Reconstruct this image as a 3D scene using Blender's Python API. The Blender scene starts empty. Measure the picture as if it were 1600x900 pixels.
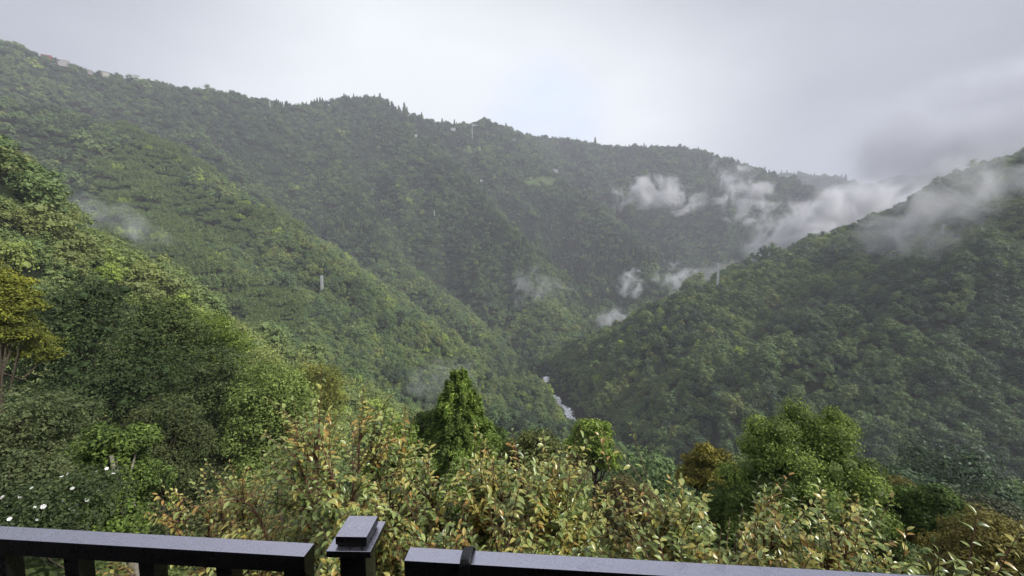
import bpy, math, random
import numpy as np
from mathutils import Vector, Matrix, Euler

random.seed(7)
RNG = np.random.default_rng(7)
scene = bpy.context.scene
COL = scene.collection
PI = math.pi

# ------------------------------------------------------------------ camera
F = 610.0                      # focal length in pixels of a 1600 px wide picture
PITCH = math.atan(53.0 / F)    # looking slightly down
cam_data = bpy.data.cameras.new("camera")
cam_data.sensor_width = 36.0
cam_data.lens = 36.0 * F / 1600.0
cam_data.clip_start = 0.05
cam_data.clip_end = 20000.0
cam = bpy.data.objects.new("camera", cam_data)
cam.location = (0, 0, 0)
cam.rotation_euler = (PI / 2 - PITCH, 0, 0)
COL.objects.link(cam)
scene.camera = cam

# ------------------------------------------------------------------ world
SUN_ELEV, SUN_AZ = math.radians(38), math.radians(108)      # azimuth from +Y towards +X
world = bpy.data.worlds.new("World")
scene.world = world
world.use_nodes = True
nt = world.node_tree
nt.nodes.clear()
N = nt.nodes.new
L = nt.links.new
w_out = N("ShaderNodeOutputWorld")
w_bg = N("ShaderNodeBackground")
w_bg.inputs["Strength"].default_value = 0.1
sky = N("ShaderNodeTexSky")
sky.sky_type = 'NISHITA'
sky.sun_disc = False
sky.sun_elevation = SUN_ELEV
sky.sun_rotation = SUN_AZ
tc = N("ShaderNodeTexCoord")
sep = N("ShaderNodeSeparateXYZ")
L(tc.outputs["Generated"], sep.inputs[0])
# broad glow of the sun behind thin cloud, low over the ridges
dotn = N("ShaderNodeVectorMath"); dotn.operation = 'DOT_PRODUCT'
gd = Vector((-0.12, 1.0, 0.26 * 2.0)).normalized()
dotn.inputs[1].default_value = gd
gmp = N("ShaderNodeMapping"); gmp.inputs["Scale"].default_value = (1.0, 1.0, 2.0)
gno = N("ShaderNodeVectorMath"); gno.operation = 'NORMALIZE'
L(tc.outputs["Generated"], gmp.inputs["Vector"]); L(gmp.outputs["Vector"], gno.inputs[0])
L(gno.outputs[0], dotn.inputs[0])
glow = N("ShaderNodeMapRange"); glow.interpolation_type = 'SMOOTHSTEP'
glow.inputs["From Min"].default_value = 0.78
glow.inputs["From Max"].default_value = 1.0
L(dotn.outputs["Value"], glow.inputs["Value"])
cmap = N("ShaderNodeMapping")
cmap.inputs["Scale"].default_value = (1.0, 1.0, 2.6)
L(tc.outputs["Generated"], cmap.inputs["Vector"])
cno = N("ShaderNodeTexNoise")
cno.inputs["Scale"].default_value = 1.5
cno.inputs["Detail"].default_value = 5
cno.inputs["Roughness"].default_value = 0.45
L(cmap.outputs["Vector"], cno.inputs["Vector"])
cadd = N("ShaderNodeMath"); cadd.operation = 'MULTIPLY_ADD'
L(cno.outputs["Fac"], cadd.inputs[0]); cadd.inputs[1].default_value = 0.9
L(glow.outputs["Result"], cadd.inputs[2])
ramp = N("ShaderNodeValToRGB")
ramp.color_ramp.elements[0].position = 0.25
ramp.color_ramp.elements[0].color = (3.6, 3.75, 4.3, 1)
ramp.color_ramp.elements[1].position = 1.35 / 1.5
ramp.color_ramp.elements[1].color = (8.9, 9.2, 9.5, 1)
cdiv = N("ShaderNodeMath"); cdiv.operation = 'DIVIDE'
L(cadd.outputs[0], cdiv.inputs[0]); cdiv.inputs[1].default_value = 1.5
L(cdiv.outputs[0], ramp.inputs["Fac"])
wmix = N("ShaderNodeMix"); wmix.data_type = 'RGBA'
wmix.inputs["Factor"].default_value = 0.9
L(sky.outputs["Color"], wmix.inputs[6])
# an overcast sky is brighter towards the zenith
zen = N("ShaderNodeMapRange"); zen.interpolation_type = 'SMOOTHSTEP'
zen.inputs["From Min"].default_value = 0.5; zen.inputs["From Max"].default_value = 1.0
zen.inputs["To Min"].default_value = 1.0; zen.inputs["To Max"].default_value = 1.9
L(sep.outputs["Z"], zen.inputs["Value"])
# a thin place in the cloud where blue shows, just over the middle ridge
bdot = N("ShaderNodeVectorMath"); bdot.operation = 'DOT_PRODUCT'
bdot.inputs[1].default_value = Vector((0.08, 1.0, 0.315)).normalized()
bmp = N("ShaderNodeMapping"); bmp.inputs["Scale"].default_value = (1, 1, 1.0)
L(tc.outputs["Generated"], bdot.inputs[0])
bl = N("ShaderNodeMapRange"); bl.interpolation_type = 'SMOOTHSTEP'
bl.inputs["From Min"].default_value = 0.984; bl.inputs["From Max"].default_value = 0.999; bl.inputs["To Max"].default_value = 0.5
L(bdot.outputs["Value"], bl.inputs["Value"])
bnoise = N("ShaderNodeTexNoise"); bnoise.inputs["Scale"].default_value = 7.0
L(cmap.outputs["Vector"], bnoise.inputs["Vector"])
bm2 = N("ShaderNodeMath"); bm2.operation = 'MULTIPLY'; L(bl.outputs["Result"], bm2.inputs[0]); L(bnoise.outputs["Fac"], bm2.inputs[1])
bmix = N("ShaderNodeMix"); bmix.data_type = 'RGBA'
L(bm2.outputs[0], bmix.inputs["Factor"]); L(ramp.outputs["Color"], bmix.inputs[6]); bmix.inputs[7].default_value = (5.6, 7.6, 11.5, 1)
zmul = N("ShaderNodeVectorMath"); zmul.operation = 'SCALE'
L(bmix.outputs[2], zmul.inputs[0]); L(zen.outputs["Result"], zmul.inputs["Scale"])
L(zmul.outputs[0], wmix.inputs[7])
L(wmix.outputs[2], w_bg.inputs["Color"])
L(w_bg.outputs[0], w_out.inputs["Surface"])

# ------------------------------------------------------------------ sun
sun_d = bpy.data.lights.new("sun", 'SUN')
sun_d.energy = 4.8
sun_d.angle = math.radians(7)
sun_d.color = (1.0, 0.97, 0.91)
sun = bpy.data.objects.new("sun", sun_d)
sdir = Vector((math.sin(SUN_AZ) * math.cos(SUN_ELEV), math.cos(SUN_AZ) * math.cos(SUN_ELEV), math.sin(SUN_ELEV)))
sun.rotation_euler = (-sdir).to_track_quat('-Z', 'Y').to_euler()
sun.location = sdir * 500
COL.objects.link(sun)

# ------------------------------------------------------------------ exposure and render settings
scene.view_settings.view_transform = 'Standard'
scene.view_settings.look = 'None'
scene.view_settings.gamma = 1.0
scene.view_settings.exposure = 0.28
scene.view_settings.use_curve_mapping = False
scene.render.engine = 'CYCLES'
cy = scene.cycles
cy.max_bounces = 5
cy.diffuse_bounces = 3
cy.glossy_bounces = 2
cy.transmission_bounces = 2
cy.volume_bounces = 1
cy.transparent_max_bounces = 8
cy.use_adaptive_sampling = True
cy.adaptive_threshold = 0.02
cy.use_denoising = True
cy.denoiser = 'OPENIMAGEDENOISE'
cy.denoising_input_passes = 'RGB_ALBEDO_NORMAL'
cy.denoising_prefilter = 'ACCURATE'
cy.sample_clamp_indirect = 4.0
cy.volume_max_steps = 256
cy.volume_step_rate = 0.5
scene.render.use_persistent_data = False


# ------------------------------------------------------------------ helpers
def ray(px, py):
    u = (px - 800.0) / F
    v = -(py - 450.0) / F
    return Vector((u, math.cos(PITCH) + v * math.sin(PITCH), -math.sin(PITCH) + v * math.cos(PITCH)))


def P(px, py, Y):
    d = ray(px, py)
    return d * (Y / d.y)


def tag(o, label=None, cat=None, group=None, kind=None):
    if label: o["label"] = label
    if cat: o["category"] = cat
    if group: o["group"] = group
    if kind: o["kind"] = kind
    return o


def empty(name, loc=(0, 0, 0), rz=0.0):
    o = bpy.data.objects.new(name, None)
    o.empty_display_size = 0.2
    o.location = loc
    o.rotation_euler = (0, 0, rz)
    COL.objects.link(o)
    return o


def link(name, me, parent=None, mat=None):
    o = bpy.data.objects.new(name, me)
    COL.objects.link(o)
    if parent is not None:
        o.parent = parent
    if mat is not None and len(me.materials) == 0:
        me.materials.append(mat)
    return o


def mesh_np(name, verts, loops, starts, totals, tint=None, smooth=False, mat=None):
    me = bpy.data.meshes.new(name)
    me.vertices.add(len(verts))
    me.vertices.foreach_set("co", np.asarray(verts, dtype=np.float32).ravel())
    me.loops.add(len(loops))
    me.loops.foreach_set("vertex_index", np.asarray(loops, dtype=np.int32))
    me.polygons.add(len(starts))
    me.polygons.foreach_set("loop_start", np.asarray(starts, dtype=np.int32))
    me.polygons.foreach_set("loop_total", np.asarray(totals, dtype=np.int32))
    me.polygons.foreach_set("use_smooth", np.full(len(starts), bool(smooth)))
    me.update(calc_edges=True)
    if tint is not None:
        a = me.attributes.new("tint", 'FLOAT', 'POINT')
        a.data.foreach_set("value", np.asarray(tint, dtype=np.float32))
    if mat is not None:
        me.materials.append(mat)
    return me


class MB:
    """collects pieces, builds one mesh"""
    def __init__(self):
        self.v = []; self.f = []; self.t = []; self.n = 0

    def add(self, verts, faces, tint=0.5):
        verts = np.asarray(verts, dtype=np.float64).reshape(-1, 3)
        self.v.append(verts)
        faces = np.asarray(faces, dtype=np.int64)
        self.f.append(faces + self.n)
        self.t.append(np.broadcast_to(np.asarray(tint, dtype=np.float64), (len(verts),)))
        self.n += len(verts)

    def box(self, c, s, rz=0.0, M=None, tint=0.5):
        x, y, z = s[0] / 2, s[1] / 2, s[2] / 2
        V = np.array([[-x, -y, -z], [x, -y, -z], [x, y, -z], [-x, y, -z], [-x, -y, z], [x, -y, z], [x, y, z], [-x, y, z]])
        if rz:
            R = np.array([[math.cos(rz), -math.sin(rz), 0], [math.sin(rz), math.cos(rz), 0], [0, 0, 1]])
            V = V @ R.T
        V = V + np.array(c)
        self.add(V, [[0, 3, 2, 1], [4, 5, 6, 7], [0, 1, 5, 4], [1, 2, 6, 5], [2, 3, 7, 6], [3, 0, 4, 7]], tint)

    def tube(self, pts, radii, k=6, tint=0.5):
        pts = np.asarray(pts, dtype=np.float64)
        n = len(pts)
        tan = np.gradient(pts, axis=0)
        tan /= np.linalg.norm(tan, axis=1)[:, None] + 1e-9
        ref = np.array([0.31, 0.17, 0.93]) if abs(tan[0][2]) < 0.9 else np.array([1.0, 0.1, 0.0])
        a = np.cross(tan, ref); a /= np.linalg.norm(a, axis=1)[:, None] + 1e-9
        b = np.cross(tan, a)
        ang = np.linspace(0, 2 * PI, k, endpoint=False)
        r = np.asarray(radii, dtype=np.float64)
        V = pts[:, None, :] + r[:, None, None] * (np.cos(ang)[None, :, None] * a[:, None, :] + np.sin(ang)[None, :, None] * b[:, None, :])
        V = V.reshape(-1, 3)
        i = np.arange(n - 1)[:, None] * k
        j = np.arange(k)[None, :]
        j2 = (j + 1) % k
        Fq = np.stack([i + j, i + j2, i + k + j2, i + k + j], axis=-1).reshape(-1, 4)
        self.add(V, Fq, tint)

    def mesh(self, name, mat=None, smooth=False):
        V = np.concatenate(self.v)
        T = np.concatenate(self.t)
        loops = []; tot = []
        for f in self.f:
            loops.append(f.ravel()); tot.append(np.full(len(f), f.shape[1]))
        loops = np.concatenate(loops); tot = np.concatenate(tot)
        st = np.concatenate([[0], np.cumsum(tot)[:-1]])
        return mesh_np(name, V, loops, st, tot, T, smooth, mat)

    def build(self, name, mat=None, parent=None, smooth=False, bevel=0.0):
        o = link(name, self.mesh(name, mat, smooth), parent)
        if bevel:
            m = o.modifiers.new("bevel", 'BEVEL'); m.width = bevel; m.segments = 2; m.limit_method = 'ANGLE'
        return o


# ------------------------------------------------------------------ noise
_perm = np.random.default_rng(11).random((256, 256))


def vnoise(x, y):
    xi = np.floor(x).astype(np.int64); yi = np.floor(y).astype(np.int64)
    fx = x - xi; fy = y - yi
    fx = fx * fx * (3 - 2 * fx); fy = fy * fy * (3 - 2 * fy)
    a = _perm[xi & 255, yi & 255]; b = _perm[(xi + 1) & 255, yi & 255]
    c = _perm[xi & 255, (yi + 1) & 255]; d = _perm[(xi + 1) & 255, (yi + 1) & 255]
    return (a * (1 - fx) + b * fx) * (1 - fy) + (c * (1 - fx) + d * fx) * fy


def fbm(x, y, octv=4):
    s = 0; a = 0.5; f = 1.0
    for i in range(octv):
        s = s + a * (vnoise(x * f + 17.3 * i, y * f + 5.1 * i) - 0.5)
        a *= 0.5; f *= 2.03
    return s


# ------------------------------------------------------------------ terrain
def pts(*a, drop=8.0):
    out = []
    for (px, py, Y) in a:
        p = P(px, py, Y)
        out.append((p.x, p.y, p.z - drop))
    return out


RIDGES = [  # (name, points, slope)
    ("home", [(-260, -70, 20), (-80, -10, 2), (-14, -1, -3.0), (0, -0.5, -3.2), (12, -1, -3.4), (60, -16, -6), (260, -90, -10)], 0.74),
    ("near_left", pts((-200, 80, 95), (0, 238, 112), (130, 356, 128), (260, 470, 143), (330, 502, 150), (400, 530, 158), (470, 560, 165), (560, 592, 178), (650, 645, 195), (720, 705, 205), drop=9), 0.55),
    ("near_left_rib", pts((50, 330, 112), (110, 490, 88), (190, 610, 62), drop=9), 0.85),
    ("left_mid", pts((-260, 40, 520), (0, 150, 590), (120, 178, 620), (210, 207, 600), (330, 275, 560), (430, 345, 520), (500, 387, 495), (600, 472, 465), (700, 534, 445), (770, 590, 430)), 0.8),
    ("left_mid_rib", pts((210, 207, 600), (200, 260, 520), (240, 330, 450), (330, 400, 380)), 0.62),
    ("left_mid_rib2", pts((430, 345, 520), (440, 420, 450), (500, 500, 390), (560, 560, 340)), 0.65),
    ("main", pts((-400, -60, 620), (-150, 10, 660), (0, 64, 700), (75, 90, 740), (130, 108, 770), (180, 118, 800), (240, 128, 830), (340, 144, 900), (400, 155, 960), (440, 163, 1010), (500, 163, 1080), (540, 152, 1130), (580, 152, 1160), (620, 168, 1200), (660, 185, 1230), (705, 196, 1270), (760, 189, 1320), (800, 204, 1370), (840, 224, 1450), (900, 260, 1500)), 1.1),
    ("main_rib1", pts((240, 128, 830), (300, 200, 760), (390, 290, 680), (480, 360, 620), (560, 430, 570), (640, 490, 530), (720, 560, 490)), 0.85),
    ("main_rib2", pts((500, 163, 1080), (520, 230, 960), (560, 310, 860), (620, 400, 760), (690, 470, 660), (760, 530, 580)), 0.85),
    ("main_rib3", pts((580, 152, 1160), (650, 205, 1100), (700, 250, 1020), (760, 315, 930), (820, 390, 830), (850, 460, 740), (850, 520, 640)), 0.85),
    ("main_rib4", pts((760, 189, 1320), (850, 262, 1230), (930, 320, 1120), (1000, 385, 990), (1020, 450, 860), (960, 510, 740)), 0.85),
    ("back", pts((760, 205, 2050), (840, 214, 1950), (890, 219, 1900), (950, 230, 1870), (1030, 230, 1830), (1090, 235, 1790), (1150, 254, 1730), (1220, 276, 1680), (1290, 300, 1620), (1340, 330, 1560)), 0.9),
    ("back_rib", pts((1090, 235, 1790), (1120, 300, 1550), (1130, 370, 1330), (1120, 430, 1150)), 0.70),
    ("back_rib2", pts((950, 230, 1870), (1000, 300, 1600), (1060, 370, 1350), (1080, 440, 1100)), 0.70),
    ("third", pts((1150, 290, 3000), (1225, 273, 2900), (1290, 276, 2800), (1350, 293, 2700), (1390, 310, 2600)), 0.6),
    ("fourth", pts((1300, 300, 3500), (1390, 274, 3400), (1460, 268, 3300), (1600, 262, 3200), (1800, 270, 3200)), 0.5),
    ("right", pts((862, 584, 470), (900, 556, 468), (950, 528, 470), (1010, 494, 472), (1060, 467, 485), (1130, 442, 505), (1200, 414, 520), (1290, 382, 540), (1400, 334, 525), (1440, 304, 505), (1500, 273, 480), (1600, 241, 445), (1800, 150, 400), (2100, 60, 330)), 0.46),
    ("right_rib", pts((1200, 414, 520), (1130, 500, 430), (1110, 570, 350), (1120, 640, 290), (1110, 700, 250)), 0.62),
    ("right_rib2", pts((1400, 334, 525), (1330, 430, 430), (1290, 520, 340), (1260, 620, 260)), 0.52),
    ("right_rib3", pts((1600, 241, 445), (1540, 380, 350), (1480, 500, 275), (1420, 620, 210)), 0.55),
]
# the main ridge stands a fifth farther back; its ribs come forward to the valley
def push(pl_px, f0, f1):
    n = len(pl_px)
    out = []
    for q, p in enumerate(pl_px):
        f = f0 + (f1 - f0) * q / (n - 1)
        out.append((p[0] * f, p[1] * f, (p[2] + 8) * f - 8))
    return out


RIDGES = [(n_, push(p_, 1.22, 1.22) if n_ == "main" else (push(p_, 1.22, 1.03) if n_.startswith("main_rib") else p_), s_) for n_, p_, s_ in RIDGES]
RIVER = [tuple(P(852, 589, 530)), tuple(P(850, 600, 508)), tuple(P(855, 613, 486)), tuple(P(872, 626, 462)), tuple(P(884, 640, 438)), tuple(P(897, 657, 416)), tuple(P(925, 700, 365))]
RIVER = [(420, 1200, -60), (260, 950, -100), (150, 760, -135), (70, 620, -156)] + RIVER + [(110, 300, -184), (190, 230, -187), (330, 160, -190)]


def seg_dist(x, y, a, b):
    dx, dy = b[0] - a[0], b[1] - a[1]
    t = np.clip(((x - a[0]) * dx + (y - a[1]) * dy) / (dx * dx + dy * dy), 0, 1)
    qx, qy = a[0] + t * dx, a[1] + t * dy
    return np.hypot(x - qx, y - qy), a[2] + t * (b[2] - a[2])


def river_dist(x, y):
    best = np.full(np.shape(x), 1e9); zz = np.zeros(np.shape(x))
    for a, b in zip(RIVER[:-1], RIVER[1:]):
        d, z = seg_dist(x, y, a, b)
        m = d < best
        best = np.where(m, d, best); zz = np.where(m, z, zz)
    return best, zz


def H(x, y):
    x = np.asarray(x, dtype=np.float64); y = np.asarray(y, dtype=np.float64)
    r = np.hypot(x, y)
    k = np.clip(r * 0.012, 0.3, 7.0)
    best = np.full(x.shape, -1e9)
    hs = []
    dmin = np.full(x.shape, 1e9)
    for name, pl, sl in RIDGES:
        w = 0.5 if name == "home" else 10.0
        num = np.zeros(x.shape); den = np.zeros(x.shape); dm = np.full(x.shape, 1e9)
        for a, b in zip(pl[:-1], pl[1:]):
            d, z = seg_dist(x, y, a, b)
            wt = 1.0 / (d * d + 4.0) ** 3
            num += z * wt; den += wt
            dm = np.minimum(dm, d)
        dmin = np.minimum(dmin, dm)
        hb = num / den - sl * (np.sqrt(dm * dm + w * w) - w)
        hs.append(hb); best = np.maximum(best, hb)
    s = np.zeros(x.shape)
    for hb in hs:
        s += np.exp(np.clip((hb - best) / k, -40, 0))
    h = best + k * np.log(s) * 0.6
    h = np.maximum(h, -195 + r * 0.0)
    # gullies and knolls, growing away from the crests
    amp = np.clip(dmin * 0.22, 0, 40) * np.clip((r - 6) / 60, 0, 1)
    wx = x + 40 * fbm(x / 150 + 3, y / 150, 2); wy = y + 40 * fbm(x / 150, y / 150 + 9, 2)
    gully = 1 - 2.6 * np.abs(fbm(wx / 125 + 31, wy / 125 + 7, 3))
    far_ = np.clip((r - 260) / 200, 0, 1)
    h = h + amp * (gully - 0.66) * (1.9 + 1.5 * far_) + amp * (0.9 + 1.1 * far_) * fbm(x / 55, y / 55, 3)
    h = h + np.clip(r / 40, 0, 1) * 2.0 * fbm(x / 18, y / 18, 3) + np.clip(r / 6, 0, 1) * 0.25 * fbm(x / 2.2, y / 2.2, 3)
    # river bed
    d, z = river_dist(x, y)
    near = (r > 120) & (y < 900)
    h = np.where(near, np.minimum(h, z + 1.0 * np.maximum(d - 5, 0) + 0.5), h)
    wgt = np.exp(-(d / 12.0) ** 4)
    h = np.where(near, h * (1 - wgt) + (z - 0.6) * wgt, h)
    return h


def Hs(x, y):
    return float(H(np.array([x]), np.array([y]))[0])


def hit(px, py, y0=12.0, y1=5500.0):
    """point where the sight line through a pixel meets the ground"""
    Y = np.geomspace(y0, y1, 2600)
    d = ray(px, py)
    X = d.x / d.y * Y; Z = d.z / d.y * Y
    g = H(X, Y)
    idx = np.nonzero(Z < g)[0]
    i = idx[0] if len(idx) else len(Y) - 1
    return Vector((X[i], Y[i], g[i]))


az_f = np.radians(np.arange(-64, 64.01, 0.26))
az_b = np.radians(np.arange(67, 293.1, 3.5))
az = np.concatenate([az_f, az_b])
rad = np.concatenate([[2.2], np.geomspace(3.0, 5200, 300)])
AZ, RD = np.meshgrid(az, rad)
GX, GY = RD * np.sin(AZ), RD * np.cos(AZ)
GZ = H(GX, GY)


# ------------------------------------------------------------------ materials
def new_mat(name):
    m = bpy.data.materials.new(name)
    m.use_nodes = True
    nt = m.node_tree
    for n in list(nt.nodes):
        nt.nodes.remove(n)
    out = nt.nodes.new("ShaderNodeOutputMaterial")
    return m, nt, out


def principled(nt, out, rough=0.6, spec=0.3, metal=0.0):
    b = nt.nodes.new("ShaderNodeBsdfPrincipled")
    b.inputs["Roughness"].default_value = rough
    b.inputs["Specular IOR Level"].default_value = spec
    b.inputs["Metallic"].default_value = metal
    nt.links.new(b.outputs[0], out.inputs["Surface"])
    return b


def ramp_node(nt, cols, pos=None, interp='LINEAR'):
    r = nt.nodes.new("ShaderNodeValToRGB")
    r.color_ramp.interpolation = interp
    els = r.color_ramp.elements
    n = len(cols)
    pos = pos or [i / (n - 1) for i in range(n)]
    els[0].position = pos[0]; els[0].color = (*cols[0], 1)
    els[1].position = pos[-1]; els[1].color = (*cols[-1], 1)
    for p, c in list(zip(pos, cols))[1:-1]:
        e = els.new(p); e.color = (*c, 1)
    return r


def noise_node(nt, scale, detail=3, rough=0.5, coord="Object", vec=None):
    n = nt.nodes.new("ShaderNodeTexNoise")
    n.inputs["Scale"].default_value = scale
    n.inputs["Detail"].default_value = detail
    n.inputs["Roughness"].default_value = rough
    if vec is None:
        t = nt.nodes.new("ShaderNodeTexCoord")
        nt.links.new(t.outputs[coord], n.inputs["Vector"])
    else:
        nt.links.new(vec, n.inputs["Vector"])
    return n


def math_node(nt, op, a, b=None, c=None):
    n = nt.nodes.new("ShaderNodeMath"); n.operation = op
    for i, v in enumerate((a, b, c)):
        if v is None: continue
        if isinstance(v, (int, float)): n.inputs[i].default_value = v
        else: nt.links.new(v, n.inputs[i])
    return n.outputs[0]


def simple_mat(name, col, rough=0.6, spec=0.3, metal=0.0, var=0.15, scale=6.0, bump=0.0, coord="Object"):
    m, nt, out = new_mat(name)
    b = principled(nt, out, rough, spec, metal)
    n = noise_node(nt, scale, 4, 0.6, coord)
    r = ramp_node(nt, [tuple(c * (1 - var) for c in col), tuple(min(1, c * (1 + var)) for c in col)], [0.3, 0.7])
    nt.links.new(n.outputs["Fac"], r.inputs["Fac"])
    nt.links.new(r.outputs["Color"], b.inputs["Base Color"])
    if bump:
        bn = nt.nodes.new("ShaderNodeBump"); bn.inputs["Strength"].default_value = bump
        bn.inputs["Distance"].default_value = 0.02
        nt.links.new(n.outputs["Fac"], bn.inputs["Height"])
        nt.links.new(bn.outputs[0], b.inputs["Normal"])
    return m


def foliage_mat(name, cols, leafvar=0.35, trans=0.25, rough=0.5, spec=0.25, use_inst=False, gain=1.0):
    """colour runs along a ramp of leaf colours: by tree ('hue_mix'), by clump and by leaf ('tint')"""
    m, nt, out = new_mat(name)
    b = principled(nt, out, rough, spec)
    a = nt.nodes.new("ShaderNodeAttribute"); a.attribute_name = "tint"
    if use_inst:
        h = nt.nodes.new("ShaderNodeAttribute"); h.attribute_type = 'INSTANCER'; h.attribute_name = "hue_mix"
        f = math_node(nt, 'MULTIPLY_ADD', a.outputs["Fac"], leafvar, h.outputs["Fac"])
        f = math_node(nt, 'SUBTRACT', f, leafvar * 0.5)
    else:
        f = a.outputs["Fac"]
    r = ramp_node(nt, [tuple(x * gain for x in c) for c in cols])
    nt.links.new(f, r.inputs["Fac"])
    # fine brightness variation between leaves
    hsv = nt.nodes.new("ShaderNodeHueSaturation")
    v = math_node(nt, 'MULTIPLY_ADD', a.outputs["Fac"], 0.7, 0.65)
    nt.links.new(v, hsv.inputs["Value"])
    nt.links.new(r.outputs["Color"], hsv.inputs["Color"])
    nt.links.new(hsv.outputs["Color"], b.inputs["Base Color"])
    t = nt.nodes.new("ShaderNodeBsdfTranslucent")
    nt.links.new(hsv.outputs["Color"], t.inputs["Color"])
    mx = nt.nodes.new("ShaderNodeMixShader"); mx.inputs[0].default_value = trans
    nt.links.new(b.outputs[0], mx.inputs[1]); nt.links.new(t.outputs[0], mx.inputs[2])
    nt.links.new(mx.outputs[0], out.inputs["Surface"])
    return m


BARK = simple_mat("bark", (0.075, 0.06, 0.045), 0.85, 0.1, var=0.4, scale=9, bump=0.5)
PALE_BARK = simple_mat("pale_bark", (0.22, 0.20, 0.17), 0.85, 0.1, var=0.35, scale=9, bump=0.4)

# colours of the forest: dark green, green, olive, grey green, brownish, yellow green
FOREST_COLS = [(0.024, 0.038, 0.022), (0.043, 0.068, 0.032), (0.070, 0.108, 0.036), (0.088, 0.120, 0.040), (0.112, 0.126, 0.042), (0.16, 0.21, 0.040)]
FOREST = foliage_mat("forest_leaves", FOREST_COLS, leafvar=0.22, use_inst=True, gain=1.9)

m, nt_, out_ = new_mat("forest_floor")
b_ = principled(nt_, out_, 0.95, 0.05)
n1 = noise_node(nt_, 0.06, 6, 0.65)
n2 = noise_node(nt_, 1.4, 6, 0.7)
f_ = math_node(nt_, 'MULTIPLY_ADD', n2.outputs["Fac"], 0.5, math_node(nt_, 'MULTIPLY', n1.outputs["Fac"], 0.5))
r_ = ramp_node(nt_, [(0.010, 0.014, 0.008), (0.02, 0.028, 0.012), (0.035, 0.035, 0.02)], [0.3, 0.5, 0.75])
nt_.links.new(f_, r_.inputs["Fac"]); nt_.links.new(r_.outputs["Color"], b_.inputs["Base Color"])
bp = nt_.nodes.new("ShaderNodeBump"); bp.inputs["Distance"].default_value = 0.6; bp.inputs["Strength"].default_value = 0.8
nt_.links.new(n2.outputs["Fac"], bp.inputs["Height"]); nt_.links.new(bp.outputs[0], b_.inputs["Normal"])
FLOOR = m

# ------------------------------------------------------------------ terrain mesh
nr, na = GX.shape
V = np.stack([GX, GY, GZ], -1).reshape(-1, 3)
c0 = np.array([[0, 0, Hs(0, 0)]])
V = np.concatenate([V, c0])
i = np.arange(nr - 1)[:, None] * na; j = np.arange(na)[None, :]; j2 = (j + 1) % na
Q = np.stack([i + j, i + na + j, i + na + j2, i + j2], -1).reshape(-1, 4)
jj = np.arange(na); T3 = np.stack([jj, (jj + 1) % na, np.full(na, nr * na)], -1)
loops = np.concatenate([Q.ravel(), T3.ravel()])
tot = np.concatenate([np.full(len(Q), 4), np.full(len(T3), 3)])
st = np.concatenate([[0], np.cumsum(tot)[:-1]])
me = mesh_np("mountain_terrain", V, loops, st, tot, None, True, FLOOR)
# make sure it faces up
if me.polygons[0].normal.z < 0:
    me.flip_normals()
terrain = link("mountain_terrain", me)
tag(terrain, kind='structure')

# horizon table for leaving out trees that nothing of the photo shows
nf = len(az_f)
EL = GZ[:, :nf] / RD[:, :nf]
ELM = np.maximum.accumulate(EL, axis=0)


def in_sight(x, y, ztop, margin=6.0):
    r = np.hypot(x, y); a = np.arctan2(x, y)
    ai = np.clip(np.round((a - az_f[0]) / (az_f[1] - az_f[0])).astype(int), 0, nf - 1)
    ri = np.clip(np.searchsorted(rad, r * 0.985) - 1, 0, len(rad) - 1)
    ok = (ztop + margin) / r > ELM[ri, ai]
    return ok & (np.abs(a) < math.radians(61))


# ------------------------------------------------------------------ crown meshes
def rand_dirs(rng, n):
    v = rng.normal(size=(n, 3)); return v / np.linalg.norm(v, axis=1)[:, None]


def leaf_quads(mb, pos, nrm, size, rng, aspect=0.55, tint=0.5, droop=None, k=4):
    n = len(pos)
    nrm = nrm / (np.linalg.norm(nrm, axis=1)[:, None] + 1e-9)
    if droop is None:
        d = rand_dirs(rng, n)
    else:
        d = droop + 0.35 * rand_dirs(rng, n)
    a = d - (d * nrm).sum(1)[:, None] * nrm
    a /= np.linalg.norm(a, axis=1)[:, None] + 1e-9
    b = np.cross(nrm, a)
    s = np.asarray(size).reshape(-1, 1) * np.ones((n, 1))
    v0 = pos - a * s * 0.5
    v1 = pos + b * s * aspect * 0.5 + nrm * s * 0.08
    v2 = pos + a * s * 0.5 - nrm * s * 0.05
    v3 = pos - b * s * aspect * 0.5 + nrm * s * 0.08
    V = np.stack([v0, v1, v2, v3], 1).reshape(-1, 3)
    t = np.repeat(np.broadcast_to(tint, (n,)), 4)
    mb.add(V, np.arange(n * 4).reshape(-1, 4), t)


ICO_V, ICO_F = None, None
def ico():
    global ICO_V, ICO_F
    if ICO_V is None:
        import bmesh
        bm = bmesh.new(); bmesh.ops.create_icosphere(bm, subdivisions=1, radius=1.0)
        ICO_V = np.array([v.co[:] for v in bm.verts]); bm.verts.index_update()
        ICO_F = np.array([[v.index for v in f.verts] for f in bm.faces]); bm.free()
    return ICO_V, ICO_F


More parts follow.
